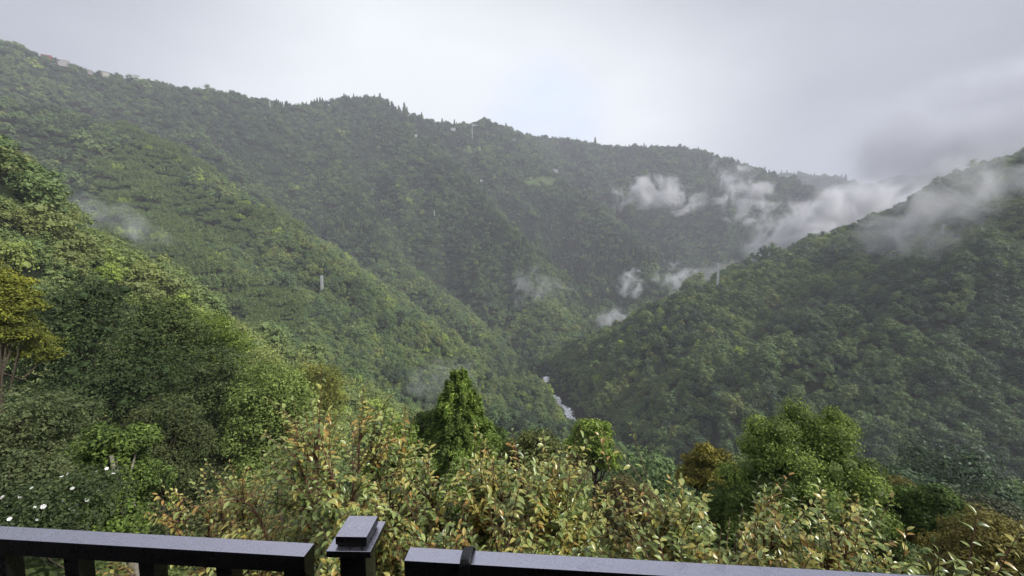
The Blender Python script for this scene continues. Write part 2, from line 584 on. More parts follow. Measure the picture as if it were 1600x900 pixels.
def broad_crown(rng, rx, rz, cz, nl, per, leaf, flat=0.7, lobe=(0.30, 0.46), core=0.72, spread=0.72, up=0.5, low=-0.35, aspect=0.6, tl=0.5, jit=0.6):
    """leafy lobes spread over an ellipsoid, gaps between them"""
    mb = MB(); lobes = []
    tries = 0
    while len(lobes) < nl and tries < nl * 40:
        tries += 1
        d = rand_dirs(rng, 1)[0]
        if d[2] < low: continue
        rr = rng.uniform(0.55, 1.0) if rng.random() < 0.75 else rng.uniform(0.1, 0.5)
        c = d * np.array([rx, rx, rz]) * spread * rr
        lr = rx * rng.uniform(*lobe)
        if any(np.linalg.norm((c - q[0]) / np.array([1, 1, flat])) < 0.55 * (lr + q[1]) * 0.8 for q in lobes): continue
        lobes.append((c, lr))
    for c, lr in lobes:
        n = int(per * (lr / (rx * 0.38)) ** 2)
        d = rand_dirs(rng, n)
        outw = c / (np.linalg.norm(c) + 1e-6)
        keep = (d @ outw > -0.45) | (d[:, 2] > 0.1)
        keep &= d[:, 2] > -0.75
        d = d[keep]; n = len(d)
        bump = 1 + 0.22 * np.sin(d[:, 0] * 5 + c[0]) * np.sin(d[:, 1] * 5 + c[1]) + 0.15 * rng.normal(size=n)
        pos = c + d * lr * bump[:, None] * np.array([1, 1, flat]) + np.array([0, 0, cz])
        nr_ = d * 0.8 + np.array([0, 0, up]) + rand_dirs(rng, n) * jit
        t = np.clip(tl + rng.normal() * 0.10 + rng.normal(size=n) * 0.17, 0, 1)
        leaf_quads(mb, pos, nr_, leaf * rng.uniform(0.7, 1.3, n), rng, aspect, t)
        if core:
            iv, if_ = ico()
            mb.add(c + iv * lr * core * np.array([1, 1, flat]) * (1 + 0.15 * rng.normal(size=(len(iv), 1))) + np.array([0, 0, cz]), if_, np.full(len(iv), tl))
    return mb, lobes


def trunk_mb(rng, h, r0, lobes, cz, limbs=5, k=6, tip=0.85):
    mb = MB()
    n = 6
    wob = np.cumsum(rng.normal(size=(n, 2)) * r0 * 0.5, axis=0); wob[0] = 0
    z = np.linspace(-0.6, h * tip, n)
    tr = np.column_stack([wob, z])
    mb.tube(tr, np.linspace(r0, r0 * 0.25, n), k)
    idx = rng.permutation(len(lobes))[:limbs]
    for q in idx:
        c = lobes[q][0] + np.array([0, 0, cz])
        t = rng.uniform(0.45, 0.8)
        s = np.array([np.interp(t * h * tip, z, tr[:, 0]), np.interp(t * h * tip, z, tr[:, 1]), min(t * h * tip, max(c[2] - 0.1, 0.3 * h))])
        mid = (s + c) / 2 + np.array([0, 0, -0.05 * h]) + rng.normal(size=3) * r0
        mb.tube([s, mid, c], [r0 * 0.45, r0 * 0.3, r0 * 0.1], max(4, k - 2))
    return mb


def conifer_crown(rng, h, r, leaf, n, z0=0.12, power=0.9, tl=0.5):
    mb = MB()
    # tiers of drooping sprays
    tiers = int(10 + h * 0.6)
    for ti in range(tiers):
        t = ti / tiers
        zz = h * (z0 + (1 - z0) * t)
        rr = r * (1 - t) ** power + 0.03 * r
        nb = max(6, int(15 * (1 - t) + 5))
        a0 = rng.uniform(0, 6.28)
        for bI in range(nb):
            a = a0 + bI * 2 * PI / nb + rng.normal() * 0.2
            L_ = rr * rng.uniform(0.65, 1.12)
            m_ = max(6, int(n / (tiers * 9) * (L_ / r + 0.25) * 2))
            s = rng.uniform(0.15, 1, m_) ** 0.7
            px_ = np.cos(a) * L_ * s; py_ = np.sin(a) * L_ * s
            pz = zz + L_ * (0.25 * s - 0.35 * s * s) + rng.normal(size=m_) * 0.05 * r
            side = rng.normal(size=m_) * L_ * 0.24 * (1.15 - s)
            pos = np.column_stack([px_ - np.sin(a) * side, py_ + np.cos(a) * side, pz])
            nr_ = np.column_stack([np.full(m_, 0.3 * np.cos(a)), np.full(m_, 0.3 * np.sin(a)), np.ones(m_)]) + rand_dirs(rng, m_) * 0.7
            dr = np.tile(np.array([np.cos(a), np.sin(a), 0.35]), (m_, 1))
            leaf_quads(mb, pos, nr_, leaf * rng.uniform(0.6, 1.4, m_), rng, 0.35, np.clip(tl + rng.normal() * .1 + rng.normal(size=m_) * 0.15, 0, 1), droop=dr)
    return mb


# far forest variants (about 9 m wide), and bigger-leaved ones nearer by
def join_tree(name, crown, trunk):
    v = MB()
    V = np.concatenate(crown.v); 
    me = crown.mesh(name, FOREST)
    return me


variants = bpy.data.collections.new("forest_variants")      # not linked to the scene: only instanced


def variant(name, mb):
    o = bpy.data.objects.new(name, mb.mesh(name, FOREST))
    variants.objects.link(o)
    return o


rv = np.random.default_rng(5)
VAR = []
for k in range(6):      # far broadleaf 0-5
    rx = rv.uniform(4.2, 5.2)
    mb, lb = broad_crown(rv, rx, rx * rv.uniform(0.85, 1.2), 4.0, 18, 40, 0.95, flat=0.8, low=-0.6, spread=0.8, core=0.6, lobe=(0.24,0.46), jit=0.3)
    VAR.append(variant("tree_variant_%02d" % k, mb))
for k in range(6, 8):   # far conifer 6-7
    mb = conifer_crown(rv, 12.0, 2.6, 1.1, 500)
    VAR.append(variant("tree_variant_%02d" % k, mb))
for k in range(8, 14):  # mid-distance broadleaf 8-13
    rx = rv.uniform(4.2, 5.2)
    mb, lb = broad_crown(rv, rx, rx * rv.uniform(0.85, 1.3), 4.2, 34, 95, 0.55, flat=0.78, lobe=(0.18, 0.38), low=-0.65, core=0.55, spread=0.85, jit=0.32)
    VAR.append(variant("tree_variant_%02d" % k, mb))
for k in range(14, 16): # bamboo-like plumes 14-15
    mb = MB()
    for q in range(26):
        a = rv.uniform(0, 6.28); rr = 4.6 * math.sqrt(rv.uniform(0, 1)); n = 70
        c = np.array([rr * math.cos(a), rr * math.sin(a), rv.uniform(5.5, 7.5)])
        s = rv.uniform(0, 1, n)
        pos = c + np.column_stack([rv.normal(size=n) * 0.7 * (1.1 - s), rv.normal(size=n) * 0.7 * (1.1 - s), s * 3.2 - 2.0])
        leaf_quads(mb, pos, rand_dirs(rv, n) + np.array([0, 0, 0.9]), 0.85 * rv.uniform(0.6, 1.3, n), rv, 0.4, np.clip(0.6 + rv.normal() * 0.1 + rv.normal(size=n) * 0.15, 0, 1))
    VAR.append(variant("tree_variant_%02d" % k, mb))


# trees placed one by one: name, kind, px, top py, distance, width px, leaf m, colours, category, label
G1 = [(0.045, 0.075, 0.022), (0.085, 0.13, 0.03), (0.16, 0.24, 0.045)]
HEROES = [
    ("cedar_tree", "conifer", 718, 573, 22, 124, 0.19, [(0.07, 0.10, 0.025), (0.15, 0.22, 0.045), (0.28, 0.40, 0.07)], "conifer", "bright green pointed conifer rising above the leafy shrubs in the middle"),
    ("young_cedar", "feather", 672, 632, 23, 92, 0.15, [(0.05, 0.08, 0.025), (0.11, 0.16, 0.04), (0.20, 0.29, 0.06)], "conifer", "darker lower bushy conifer close on the left of the pointed bright one"),
    ("young_cedar", "feather", 768, 660, 26, 80, 0.17, [(0.03, 0.05, 0.018), (0.08, 0.13, 0.03), (0.13, 0.20, 0.05)], "conifer", "small green bushy conifer half hidden right of the pointed bright one"),
    ("broadleaf_tree", "spires", 1256, 612, 17, 228, 0.125, [(0.055, 0.09, 0.025), (0.125, 0.18, 0.04), (0.30, 0.39, 0.08)], "tree", "tall dense green tree with several rounded tops standing right of centre"),
    ("broadleaf_tree", "round", 1108, 694, 27, 96, 0.2, [(0.10, 0.10, 0.02), (0.22, 0.20, 0.035), (0.33, 0.28, 0.045)], "tree", "yellow ochre tree behind the left side of the tall dense green tree"),
    ("round_shrub", "round", 1460, 752, 15, 108, 0.12, [(0.035, 0.06, 0.018), (0.08, 0.13, 0.03), (0.15, 0.23, 0.04)], "shrub", "round dark green bush right of the tall dense tree"),
    ("round_shrub", "round", 1395, 742, 19, 120, 0.14, [(0.08, 0.08, 0.02), (0.16, 0.15, 0.035), (0.26, 0.21, 0.045)], "shrub", "yellowish olive bush between the tall dense tree and the round green bush"),
    ("round_shrub", "round", 1565, 800, 12, 190, 0.10, [(0.10, 0.09, 0.025), (0.19, 0.17, 0.045), (0.28, 0.24, 0.06)], "shrub", "wide ochre bush at the lower right edge of the view"),
    ("broadleaf_tree", "round", 1540, 770, 24, 120, 0.2, [(0.06, 0.07, 0.04), (0.11, 0.12, 0.07), (0.15, 0.16, 0.09)], "tree", "grey green tree behind the wide ochre bush"),
    ("broadleaf_tree", "round", 925, 650, 34, 92, 0.24, [(0.10, 0.15, 0.03), (0.20, 0.28, 0.05), (0.28, 0.38, 0.06)], "tree", "small lime green tree below the white stream"),
    ("bare_tree", "twiggy", 893, 700, 30, 76, 0.16, [(0.11, 0.075, 0.04), (0.17, 0.12, 0.06), (0.22, 0.15, 0.07)], "tree", "thin brown twiggy tree below the lime green one"),
    ("broadleaf_tree", "round", 832, 668, 23, 124, 0.17, [(0.06, 0.075, 0.025), (0.11, 0.13, 0.04), (0.17, 0.18, 0.055)], "tree", "olive round topped tree right of the conifers"),
    ("broadleaf_tree", "round", 612, 652, 21, 110, 0.17, [(0.05, 0.08, 0.02), (0.12, 0.18, 0.03), (0.20, 0.28, 0.045)], "tree", "fresh green tree left of the conifers behind the shrubs"),
    ("broadleaf_tree", "round", 975, 742, 22, 150, 0.15, [(0.08, 0.07, 0.03), (0.13, 0.12, 0.045), (0.19, 0.16, 0.06)], "tree", "low brownish olive tree in the dip between the leafy shrubs"),
    ("broadleaf_tree", "feather", 172, 648, 10.5, 160, 0.10, [(0.035, 0.06, 0.018), (0.085, 0.13, 0.03), (0.18, 0.26, 0.05)], "tree", "bright green small tree with a visible pale trunk at lower left"),
    ("broadleaf_tree", "layered", 30, 588, 13, 240, 0.10, [(0.05, 0.07, 0.03), (0.10, 0.125, 0.05), (0.16, 0.185, 0.08)], "tree", "grey green layered tree at the left edge under the yellow tree"),
    ("broadleaf_tree", "layered", -24, 396, 25, 140, 0.17, [(0.08, 0.10, 0.02), (0.17, 0.19, 0.03), (0.30, 0.30, 0.04)], "tree", "yellow leaved tree at the left edge"),
    ("broadleaf_tree", "round", 120, 408, 36, 250, 0.27, [(0.028, 0.045, 0.018), (0.05, 0.08, 0.028), (0.09, 0.125, 0.04)], "tree", "large dark green tree right of the yellow tree at the left edge"),
    ("broadleaf_tree", "round", 250, 455, 44, 170, 0.3, [(0.035, 0.055, 0.02), (0.07, 0.10, 0.03), (0.13, 0.16, 0.045)], "tree", "mid green tree behind the large dark one"),
    ("broadleaf_tree", "layered", 325, 478, 50, 150, 0.3, [(0.07, 0.11, 0.02), (0.15, 0.21, 0.035), (0.25, 0.33, 0.05)], "tree", "yellow green flat topped tree on the near left slope"),
    ("broadleaf_tree", "layered", 330, 530, 36, 190, 0.24, [(0.035, 0.055, 0.022), (0.075, 0.10, 0.035), (0.12, 0.15, 0.05)], "tree", "spreading olive green tree below the yellow green flat topped one"),
    ("broadleaf_tree", "round", 422, 548, 33, 170, 0.22, [(0.08, 0.11, 0.03), (0.16, 0.22, 0.055), (0.27, 0.34, 0.09)], "tree", "light green tree left of the tallest leafy shrub"),
    ("broadleaf_tree", "round", 250, 610, 24, 170, 0.16, [(0.035, 0.05, 0.022), (0.065, 0.085, 0.03), (0.12, 0.13, 0.045)], "tree", "dull dark olive tree behind the bright small tree at lower left"),
    ("broadleaf_tree", "round", 490, 560, 70, 120, 0.34, [(0.08, 0.10, 0.03), (0.16, 0.18, 0.04), (0.27, 0.26, 0.04)], "tree", "yellowish tree on the near spur above the tallest leafy shrub"),
]

# ------------------------------------------------------------------ building sites on the slopes
# name, px, py of the foot, width m, depth m, wall height m, wall colour, roof colour, roof kind, label
SITES = [
    ("house", 73, 91, 15, 9, 2.5, (0.28, 0.08, 0.09), (0.26, 0.08, 0.09), "gable", "small dark red house on the skyline at far left"),
    ("house", 99, 97, 18, 8, 0.5, (0.30, 0.28, 0.28), (0.50, 0.49, 0.52), "flat", "long low pale roofed building just right of the red house on the ridge"),
    ("house", 139, 112, 10, 7, 0.5, (0.26, 0.24, 0.23), (0.42, 0.40, 0.42), "flat", "low pale shed below the crest between the red house and the gabled one"),
    ("house", 165, 116, 12, 8, 1.6, (0.38, 0.37, 0.32), (0.16, 0.18, 0.16), "gable", "cream walled house with a dark gable roof on the left skyline"),
    ("house", 213, 121, 9, 7, 1.0, (0.40, 0.40, 0.36), (0.14, 0.15, 0.14), "gable", "small grey hut among skyline trees right of the cream house"),
    ("house", 708, 202, 18, 8, 2.0, (0.42, 0.43, 0.45), (0.5, 0.5, 0.5), "flat", "pale flat roofed building just under the notch of the middle skyline"),
    ("house", 650, 212, 7, 5, 0.5, (0.5, 0.5, 0.48), (0.5, 0.5, 0.5), "gable", "tiny white hut high on the central spur"),
    ("house", 802, 221, 16, 9, 4.5, (0.4, 0.39, 0.37), (0.5, 0.5, 0.5), "flat", "pale shed under the crest right of the tall steel tower"),
    ("house", 752, 283, 7, 5, 1.0, (0.5, 0.49, 0.44), (0.5, 0.5, 0.5), "gable", "tiny white hut below the small terraced field"),
    ("house", 866, 267, 30, 9, 4.0, (0.35, 0.36, 0.36), (0.45, 0.45, 0.45), "flat", "long grey shed beside the terraced field on the far slope"),
]
def site_point(px, py):
    for k in range(30):
        p = hit(px, py + k, 400)
        if p.y < 2500: break
    q = P(px, py, p.y)
    return Vector((q.x, q.y, q.z))


SITE_P = [site_point(t[1], t[2]) for t in SITES]

# ------------------------------------------------------------------ scatter of the forest
def scatter(r0, r1, sp, rng):
    n = int((2 * r1 / sp)); xs = (np.arange(n) - n / 2) * sp
    X, Y = np.meshgrid(xs, np.arange(0, r1, sp))
    X = X + rng.uniform(-0.45, 0.45, X.shape) * sp; Y = Y + rng.uniform(-0.45, 0.45, X.shape) * sp
    X = X.ravel(); Y = Y.ravel()
    r = np.hypot(X, Y); m = (r >= r0) & (r < r1) & (np.abs(np.arctan2(X, Y)) < math.radians(60))
    return X[m], Y[m]


FX, FY, FS, FV = [], [], [], []
rs = np.random.default_rng(21)
for (r0, r1, sp, sc, kind) in [(30, 62, 5.2, 0.72, 1), (62, 260, 4.4, 0.8, 1), (260, 620, 4.7, 0.86, 1), (620, 1050, 5.8, 1.0, 0), (1050, 1500, 7.6, 1.15, 0), (1500, 2100, 9.5, 1.4, 0), (2100, 3800, 16.0, 2.2, 0)]:
    x, y = scatter(r0, r1, sp, rs)
    z = H(x, y)
    ok = in_sight(x, y, z + 11 * sc)
    x, y = x[ok], y[ok]
    FX.append(x); FY.append(y); FS.append(sc * np.clip(np.exp(rs.normal(0.04, 0.32, len(x))), 0.5, 1.9))
    FV.append(rs.integers(8, 14, len(x)) if kind else rs.integers(0, 6, len(x)))
FX = np.concatenate(FX); FY = np.concatenate(FY); FS = np.concatenate(FS); FV = np.concatenate(FV)
FZ = H(FX, FY)
FR = np.hypot(FX, FY)
rd, rz_ = river_dist(FX, FY)
keep = ~((rd < 11) & (FR > 330) & (FY < 535))
rlow = (rd < 22) & (FR > 300) & (FY < 540)


def to_px(x, y, z):
    cp, sp_ = math.cos(PITCH), math.sin(PITCH)
    dep = y * cp - z * sp_; up = y * sp_ + z * cp
    return 800 + F * x / dep, 450 - F * up / dep


PX, PY = to_px(FX, FY, FZ + 5)
FS = np.where(rlow, FS * 0.6, FS)
FS = np.where(rs.random(len(FX)) < 0.07, FS * 1.45, FS)
FS = FS * np.clip(1.0 + 1.1 * fbm(FX / 26 + 8, FY / 26, 3), 0.6, 1.5)
# clearings (small fields) on the far slope: (px, py, half-width px, half-height px)
FIELDS = [(737, 233, 15, 7), (845, 283, 26, 8), (392, 171, 14, 3)]
for (a, b, c, d) in FIELDS:
    keep &= ~((((PX - a) / c) ** 2 + ((PY - b) / d) ** 2 < 1.2) & (FR > 500))
for (t, p) in zip(SITES, SITE_P):
    dd = np.hypot(FX - p.x, FY - p.y)
    ux, uy = -p.x / math.hypot(p.x, p.y), -p.y / math.hypot(p.x, p.y)
    al = (FX - p.x) * ux + (FY - p.y) * uy
    ac = np.abs((FX - p.x) * uy - (FY - p.y) * ux)
    keep &= ~((dd < 9) | ((al > 0) & (al < 26) & (ac < t[3] * 0.5 + 2)))
# kinds by place
conif = (FR > 900) & (PX > 430) & (rs.random(len(FX)) < 0.10 + 0.5 * (vnoise(FX / 120, FY / 120) > 0.68))
FV = np.where(conif, rs.integers(6, 8, len(FX)), FV)
bamboo = (PX < 470) & (PY > 205) & (FR > 380) & (FR < 900) & (PY > 200 + 0.0 * PX) & (vnoise(FX / 70 + 4, FY / 70) > 0.42) & (PX > 150)
FV = np.where(bamboo, rs.integers(14, 16, len(FX)), FV)
# colour along the ramp by place
nz = fbm(FX / 90, FY / 90, 3)
hue = 0.34 + 0.8 * nz + rs.normal(size=len(FX)) * 0.20
hue = np.where(FR < 240, hue + 0.22, hue)
near_left = (PX < 680) & (FR < 260)
hue = np.where(near_left, hue * 0.8 + 0.22, hue)
r_h = (PX > 850) & (FR < 560)
left_spur = (PX < 760) & (FR > 260) & (FR < 830)
hue = np.where(left_spur, hue + 0.10, hue)
hue = np.where((FR > 800), hue * 0.7 - 0.04, hue)
keep &= ~((FR > 62) & (vnoise(FX / 15 + 50, FY / 15) < 0.13))
hue = np.where(r_h & (PX > 1250), hue * 0.75, hue)
hue = np.where(r_h & (PX < 1150), hue + 0.05, hue)
hue = np.where(bamboo, 0.52 + rs.normal(size=len(FX)) * 0.05, hue)
hue = np.where(rs.random(len(FX)) < 0.03, hue + 0.45, hue)
hue = np.clip(hue, 0.0, 1.0)
# nearest rows: kept under the outline that the near trees have, and clear of the trees placed by hand
OUT_X = [-400, 0, 150, 300, 420, 480, 560, 640, 760, 900, 1000, 1100, 1200, 1400, 1600, 2000]
OUT_Y = [380, 400, 440, 490, 530, 570, 620, 665, 690, 715, 750, 750, 770, 750, 790, 800]
_, TOPY = to_px(FX, FY, FZ + 9.5 * FS)
lim = np.interp(PX, OUT_X, OUT_Y)
low_near = (FR < 62)
room = (lim < TOPY)
FS = np.where(low_near & ~room, FS * 0.6, FS)
_, TOPY = to_px(FX, FY, FZ + 9.5 * FS)
keep &= ~(low_near & (TOPY < lim - 12))
for h_ in HEROES:
    hp = P(h_[2], h_[3], h_[4])
    dd = np.hypot(FX - hp.x, FY - hp.y)
    keep &= ~(low_near & (dd < h_[5] / F * h_[4] * 0.5 + 1.2))
    # nothing stands close in front of it
    t_ = (FX * hp.x + FY * hp.y) / (hp.x ** 2 + hp.y ** 2)
    side = np.abs(FX * hp.y - FY * hp.x) / math.hypot(hp.x, hp.y)
    keep &= ~(low_near & (t_ < 1) & (side < h_[5] / F * h_[4] * 0.45) & (TOPY < h_[3] + 250))
FX, FY, FZ, FS, FV, FR, hue, PX, PY = [a[keep] for a in (FX, FY, FZ, FS, FV, FR, hue, PX, PY)]
print("forest trees", len(FX))

# the 300 that show largest become trees of their own
app = FS * 5 / FR * np.where((PX > -60) & (PX < 1660), 1, 0)
NOWN = 240
own = np.argsort(-app)[:NOWN]
rest = np.ones(len(FX), bool); rest[own] = False


def points_mesh(name, x, y, z, s, v, h, rot):
    me = bpy.data.meshes.new(name)
    me.vertices.add(len(x))
    me.vertices.foreach_set("co", np.column_stack([x, y, z]).astype(np.float32).ravel())
    for nm, ty, arr in (("scl", 'FLOAT', s), ("hue_mix", 'FLOAT', h), ("rotz", 'FLOAT', rot)):
        a = me.attributes.new(nm, ty, 'POINT'); a.data.foreach_set("value", arr.astype(np.float32))
    a = me.attributes.new("var", 'INT', 'POINT'); a.data.foreach_set("value", v.astype(np.int32))
    return me


def instancer(obj, coll):
    ng = bpy.data.node_groups.new("scatter_trees", 'GeometryNodeTree')
    ng.interface.new_socket("Geometry", in_out='INPUT', socket_type='NodeSocketGeometry')
    ng.interface.new_socket("Geometry", in_out='OUTPUT', socket_type='NodeSocketGeometry')
    n = ng.nodes.new; l = ng.links.new
    gi = n("NodeGroupInput"); go = n("NodeGroupOutput")
    iop = n("GeometryNodeInstanceOnPoints")
    ci = n("GeometryNodeCollectionInfo"); ci.inputs["Collection"].default_value = coll
    ci.inputs["Separate Children"].default_value = True; ci.inputs["Reset Children"].default_value = True
    def attr(nm, ty):
        a = n("GeometryNodeInputNamedAttribute"); a.data_type = ty; a.inputs["Name"].default_value = nm
        return a.outputs["Attribute"]
    cx = n("ShaderNodeCombineXYZ"); l(attr("rotz", 'FLOAT'), cx.inputs[2])
    l(gi.outputs[0], iop.inputs["Points"]); l(ci.outputs[0], iop.inputs["Instance"])
    iop.inputs["Pick Instance"].default_value = True
    l(attr("var", 'INT'), iop.inputs["Instance Index"])
    l(cx.outputs[0], iop.inputs["Rotation"]); l(attr("scl", 'FLOAT'), iop.inputs["Scale"])
    l(iop.outputs[0], go.inputs[0])
    md = obj.modifiers.new("scatter", 'NODES'); md.node_group = ng


rot_all = rs.uniform(0, 6.28, len(FX))
forest = link("forest", points_mesh("forest", FX[rest], FY[rest], FZ[rest] - 0.5, FS[rest], FV[rest], hue[rest], rot_all[rest]))
instancer(forest, variants)
tag(forest, "dense mixed subtropical forest covering the mountainsides", kind='stuff')

# ------------------------------------------------------------------ own forest trees (nearest slopes)
OWN_VAR = []
for k in range(8):
    rx = rv.uniform(4.2, 5.2)
    mb, lb = broad_crown(rv, rx, rx * rv.uniform(0.8, 1.15), 4.6, 48, 300, 0.32, flat=0.66, lobe=(0.18, 0.34), core=0.3, low=-0.7, spread=0.85, jit=0.4)
    cm = mb.mesh("own_crown_%d" % k, FOREST)
    tm = trunk_mb(rv, 7.0, 0.22, lb, 5.6, 6).mesh("own_trunk_%d" % k, BARK, True)
    OWN_VAR.append((cm, tm))
for q, i_ in enumerate(own):
    e = empty("broadleaf_tree", (FX[i_], FY[i_], FZ[i_] - 0.3), rot_all[i_])
    s_ = FS[i_]
    e.scale = (s_, s_, s_ * rs.uniform(0.9, 1.2))
    hw_ = ["dark green", "mid green", "olive green", "light olive green", "yellowish green"][int(np.clip(hue[i_] * 5.2, 0, 4.9))]
    px_, r_i = PX[i_], FR[i_]
    if px_ < 200: rg = "on the steep slope at the left edge"
    elif px_ < 420: rg = "on the near left spur under its crest"
    elif px_ < 700: rg = "on the lower end of the near left spur"
    elif px_ < 1050: rg = "in the hollow between the conifers and the dip"
    elif px_ < 1350: rg = "behind the tall dense green tree"
    else: rg = "on the slope behind the bushes at right"
    sz = "large" if s_ > 0.95 else "small"
    tag(e, "%s %s broadleaf tree %s" % (sz, hw_, rg), "tree", "broadleaf trees " + rg)
    cm, tm = OWN_VAR[q % 8]
    c = link("crown", cm, e); c["hue_mix"] = float(hue[i_]); c["kind"] = 'stuff'
    link("trunk", tm, e)

# ------------------------------------------------------------------ air
m, nt_, out_ = new_mat("haze")
pv = nt_.nodes.new("ShaderNodeVolumePrincipled")
pv.inputs["Color"].default_value = (0.88, 0.89, 1.0, 1)
pv.inputs["Density"].default_value = 0.00020
pv.inputs["Anisotropy"].default_value = 0.0
nt_.links.new(pv.outputs[0], out_.inputs["Volume"])
hz = MB()
zb, zt = float(GZ.min()) - 3.0, float(GZ.max()) + 40.0
print("haze box", zb, zt)
hz.box((0, 0, (zb + zt) / 2), (10800, 10800, zt - zb))
haze = hz.build("haze", m)
tag(haze, kind='stuff')

# ------------------------------------------------------------------ drifting mist
def mist_mat(name, dens, nscale, cut, soft=0.5, col=(0.93, 0.94, 0.97), stretch=(1, 1, 1)):
    m, nt, out = new_mat(name)
    pv = nt.nodes.new("ShaderNodeVolumePrincipled")
    pv.inputs["Color"].default_value = (*col, 1)
    pv.inputs["Anisotropy"].default_value = 0.1
    t = nt.nodes.new("ShaderNodeTexCoord")
    ln = nt.nodes.new("ShaderNodeVectorMath"); ln.operation = 'LENGTH'
    nt.links.new(t.outputs["Object"], ln.inputs[0])
    g = nt.nodes.new("ShaderNodeNewGeometry")
    mp = nt.nodes.new("ShaderNodeMapping"); mp.inputs["Scale"].default_value = stretch
    nt.links.new(g.outputs["Position"], mp.inputs["Vector"])
    n = noise_node(nt, 1.0 / nscale, 5, 0.66, vec=mp.outputs["Vector"])
    n.inputs["Distortion"].default_value = 0.6
    f = math_node(nt, 'SUBTRACT', 1.0, ln.outputs["Value"])
    f = math_node(nt, 'MULTIPLY_ADD', math_node(nt, 'SUBTRACT', n.outputs["Fac"], 0.5), 5.0, f)
    mr = nt.nodes.new("ShaderNodeMapRange"); mr.interpolation_type = 'SMOOTHSTEP'
    mr.inputs["From Min"].default_value = cut; mr.inputs["From Max"].default_value = cut + soft
    mr.inputs["To Max"].default_value = dens
    nt.links.new(f, mr.inputs["Value"])
    # nothing reaches the rim of the body
    rim = nt.nodes.new("ShaderNodeMapRange"); rim.interpolation_type = 'SMOOTHSTEP'
    rim.inputs["From Min"].default_value = 0.98; rim.inputs["From Max"].default_value = 0.72
    nt.links.new(ln.outputs["Value"], rim.inputs["Value"])
    nt.links.new(math_node(nt, 'MULTIPLY', mr.outputs["Result"], rim.outputs["Result"]), pv.inputs["Density"])
    nt.links.new(pv.outputs[0], out.inputs["Volume"])
    return m


import bmesh
bm = bmesh.new(); bmesh.ops.create_icosphere(bm, subdivisions=3, radius=1.0)
MIST_ME = bpy.data.meshes.new("mist_body"); bm.to_mesh(MIST_ME); bm.free()


def mist(px, py, Y, w, h, depth, tilt, dens, nscale, label, cut=0.2, soft=1.0, col=(0.93, 0.94, 0.97), stretch=(1, 1, 1)):
    p = P(px, py, Y)
    me = MIST_ME.copy()
    me.materials.append(mist_mat("mist", dens, nscale, cut, soft, col, stretch))
    o = bpy.data.objects.new("mist_cloud", me); COL.objects.link(o)
    o.location = p
    o.scale = (w / 2 * Y / F * 1.25, depth / 2, h / 2 * Y / F * 1.25)
    o.rotation_euler = (0, math.radians(tilt), math.atan2(-p.x, p.y) if Y < 600 else 0)
    tag(o, label, "cloud", "wisps of cloud drifting in the valley")
    return o


mist(1026, 306, 1320, 150, 60, 170, 4, 0.06, 60, "flat white cloud wisp on the far slope, leftmost of the upper ones", cut=0.35)
mist(1168, 312, 1330, 150, 84, 170, 36, 0.036, 50, "ragged cloud wisp slanting down the far slope right of the flat one", cut=0.5)
mist(1306, 356, 950, 250, 118, 300, -16, 0.045, 75, "large white cloud filling the valley notch behind the right hill", cut=0.12, soft=1.1)
mist(1062, 436, 760, 96, 54, 90, -4, 0.065, 30, "small white cloud puff low over the ridge of the right hill", cut=0.5)
mist(1140, 430, 900, 130, 50, 90, 0, 0.012, 34, "faint trail of cloud right of the small puff", cut=0.2)
mist(984, 444, 690, 46, 52, 50, 0, 0.05, 18, "tiny cloud wisp left of the small puff", cut=0.3)
mist(964, 502, 590, 84, 46, 60, 0, 0.055, 20, "small cloud wisp sitting lowest behind the foot of the right hill", cut=0.3)
mist(838, 450, 640, 120, 70, 60, 10, 0.014, 24, "very thin cloud smear on the central slope", cut=0.3)
mist(680, 600, 330, 150, 80, 60, -18, 0.014, 18, "thin bluish mist behind the pointed conifer", cut=0.2)
mist(190, 350, 260, 170, 60, 60, 24, 0.014, 18, "thin mist behind the crest of the near left spur", cut=0.25)
mist(1530, 312, 395, 330, 150, 100, -24, 0.026, 42, "broad translucent cloud veiling the upper right hill", cut=0.15, soft=1.2)
mist(1466, 365, 370, 130, 150, 50, -50, 0.014, 24, "thin veil of cloud trailing down the right hill", cut=0.2, soft=1.2)
mist(1560, 235, 1500, 420, 240, 500, -10, 0.014, 300, "grey cloud bank hanging in the sky above the right hill", cut=-0.25, soft=1.8, col=(0.72, 0.74, 0.80))

# ------------------------------------------------------------------ stream
m, nt_, out_ = new_mat("white_water")
b_ = principled(nt_, out_, 0.4, 0.5)
n_ = noise_node(nt_, 0.35, 5, 0.7)
r_ = ramp_node(nt_, [(0.20, 0.23, 0.22), (0.75, 0.75, 0.77), (0.90, 0.90, 0.92)], [0.32, 0.42, 0.55])
nt_.links.new(n_.outputs["Fac"], r_.inputs["Fac"]); nt_.links.new(r_.outputs["Color"], b_.inputs["Base Color"])
WATER = m
rng = np.random.default_rng(3)
rp = np.array(RIVER[4:11], dtype=float)
tt = np.linspace(0, len(rp) - 1, 90)
cx_ = np.interp(tt, np.arange(len(rp)), rp[:, 0]) + 2.2 * np.sin(tt * 5.1) ; cy_ = np.interp(tt, np.arange(len(rp)), rp[:, 1]); cz_ = np.interp(tt, np.arange(len(rp)), rp[:, 2])
dx_ = np.gradient(cx_); dy_ = np.gradient(cy_); ln_ = np.hypot(dx_, dy_)
w_ = 3.5 + 1.3 * np.sin(tt * 3.3) + 0.8 * rng.normal(size=len(tt))
w_ = np.clip(w_, 2.2, 6.5)
cols_ = 7
VV = []
for k in range(cols_):
    o_ = (k / (cols_ - 1) - 0.5) * 2
    VV.append(np.column_stack([cx_ + dy_ / ln_ * w_ * o_, cy_ - dx_ / ln_ * w_ * o_, cz_ + 0.45 + 0.5 * fbm(cx_ / 2 + k, cy_ / 2, 2)]))
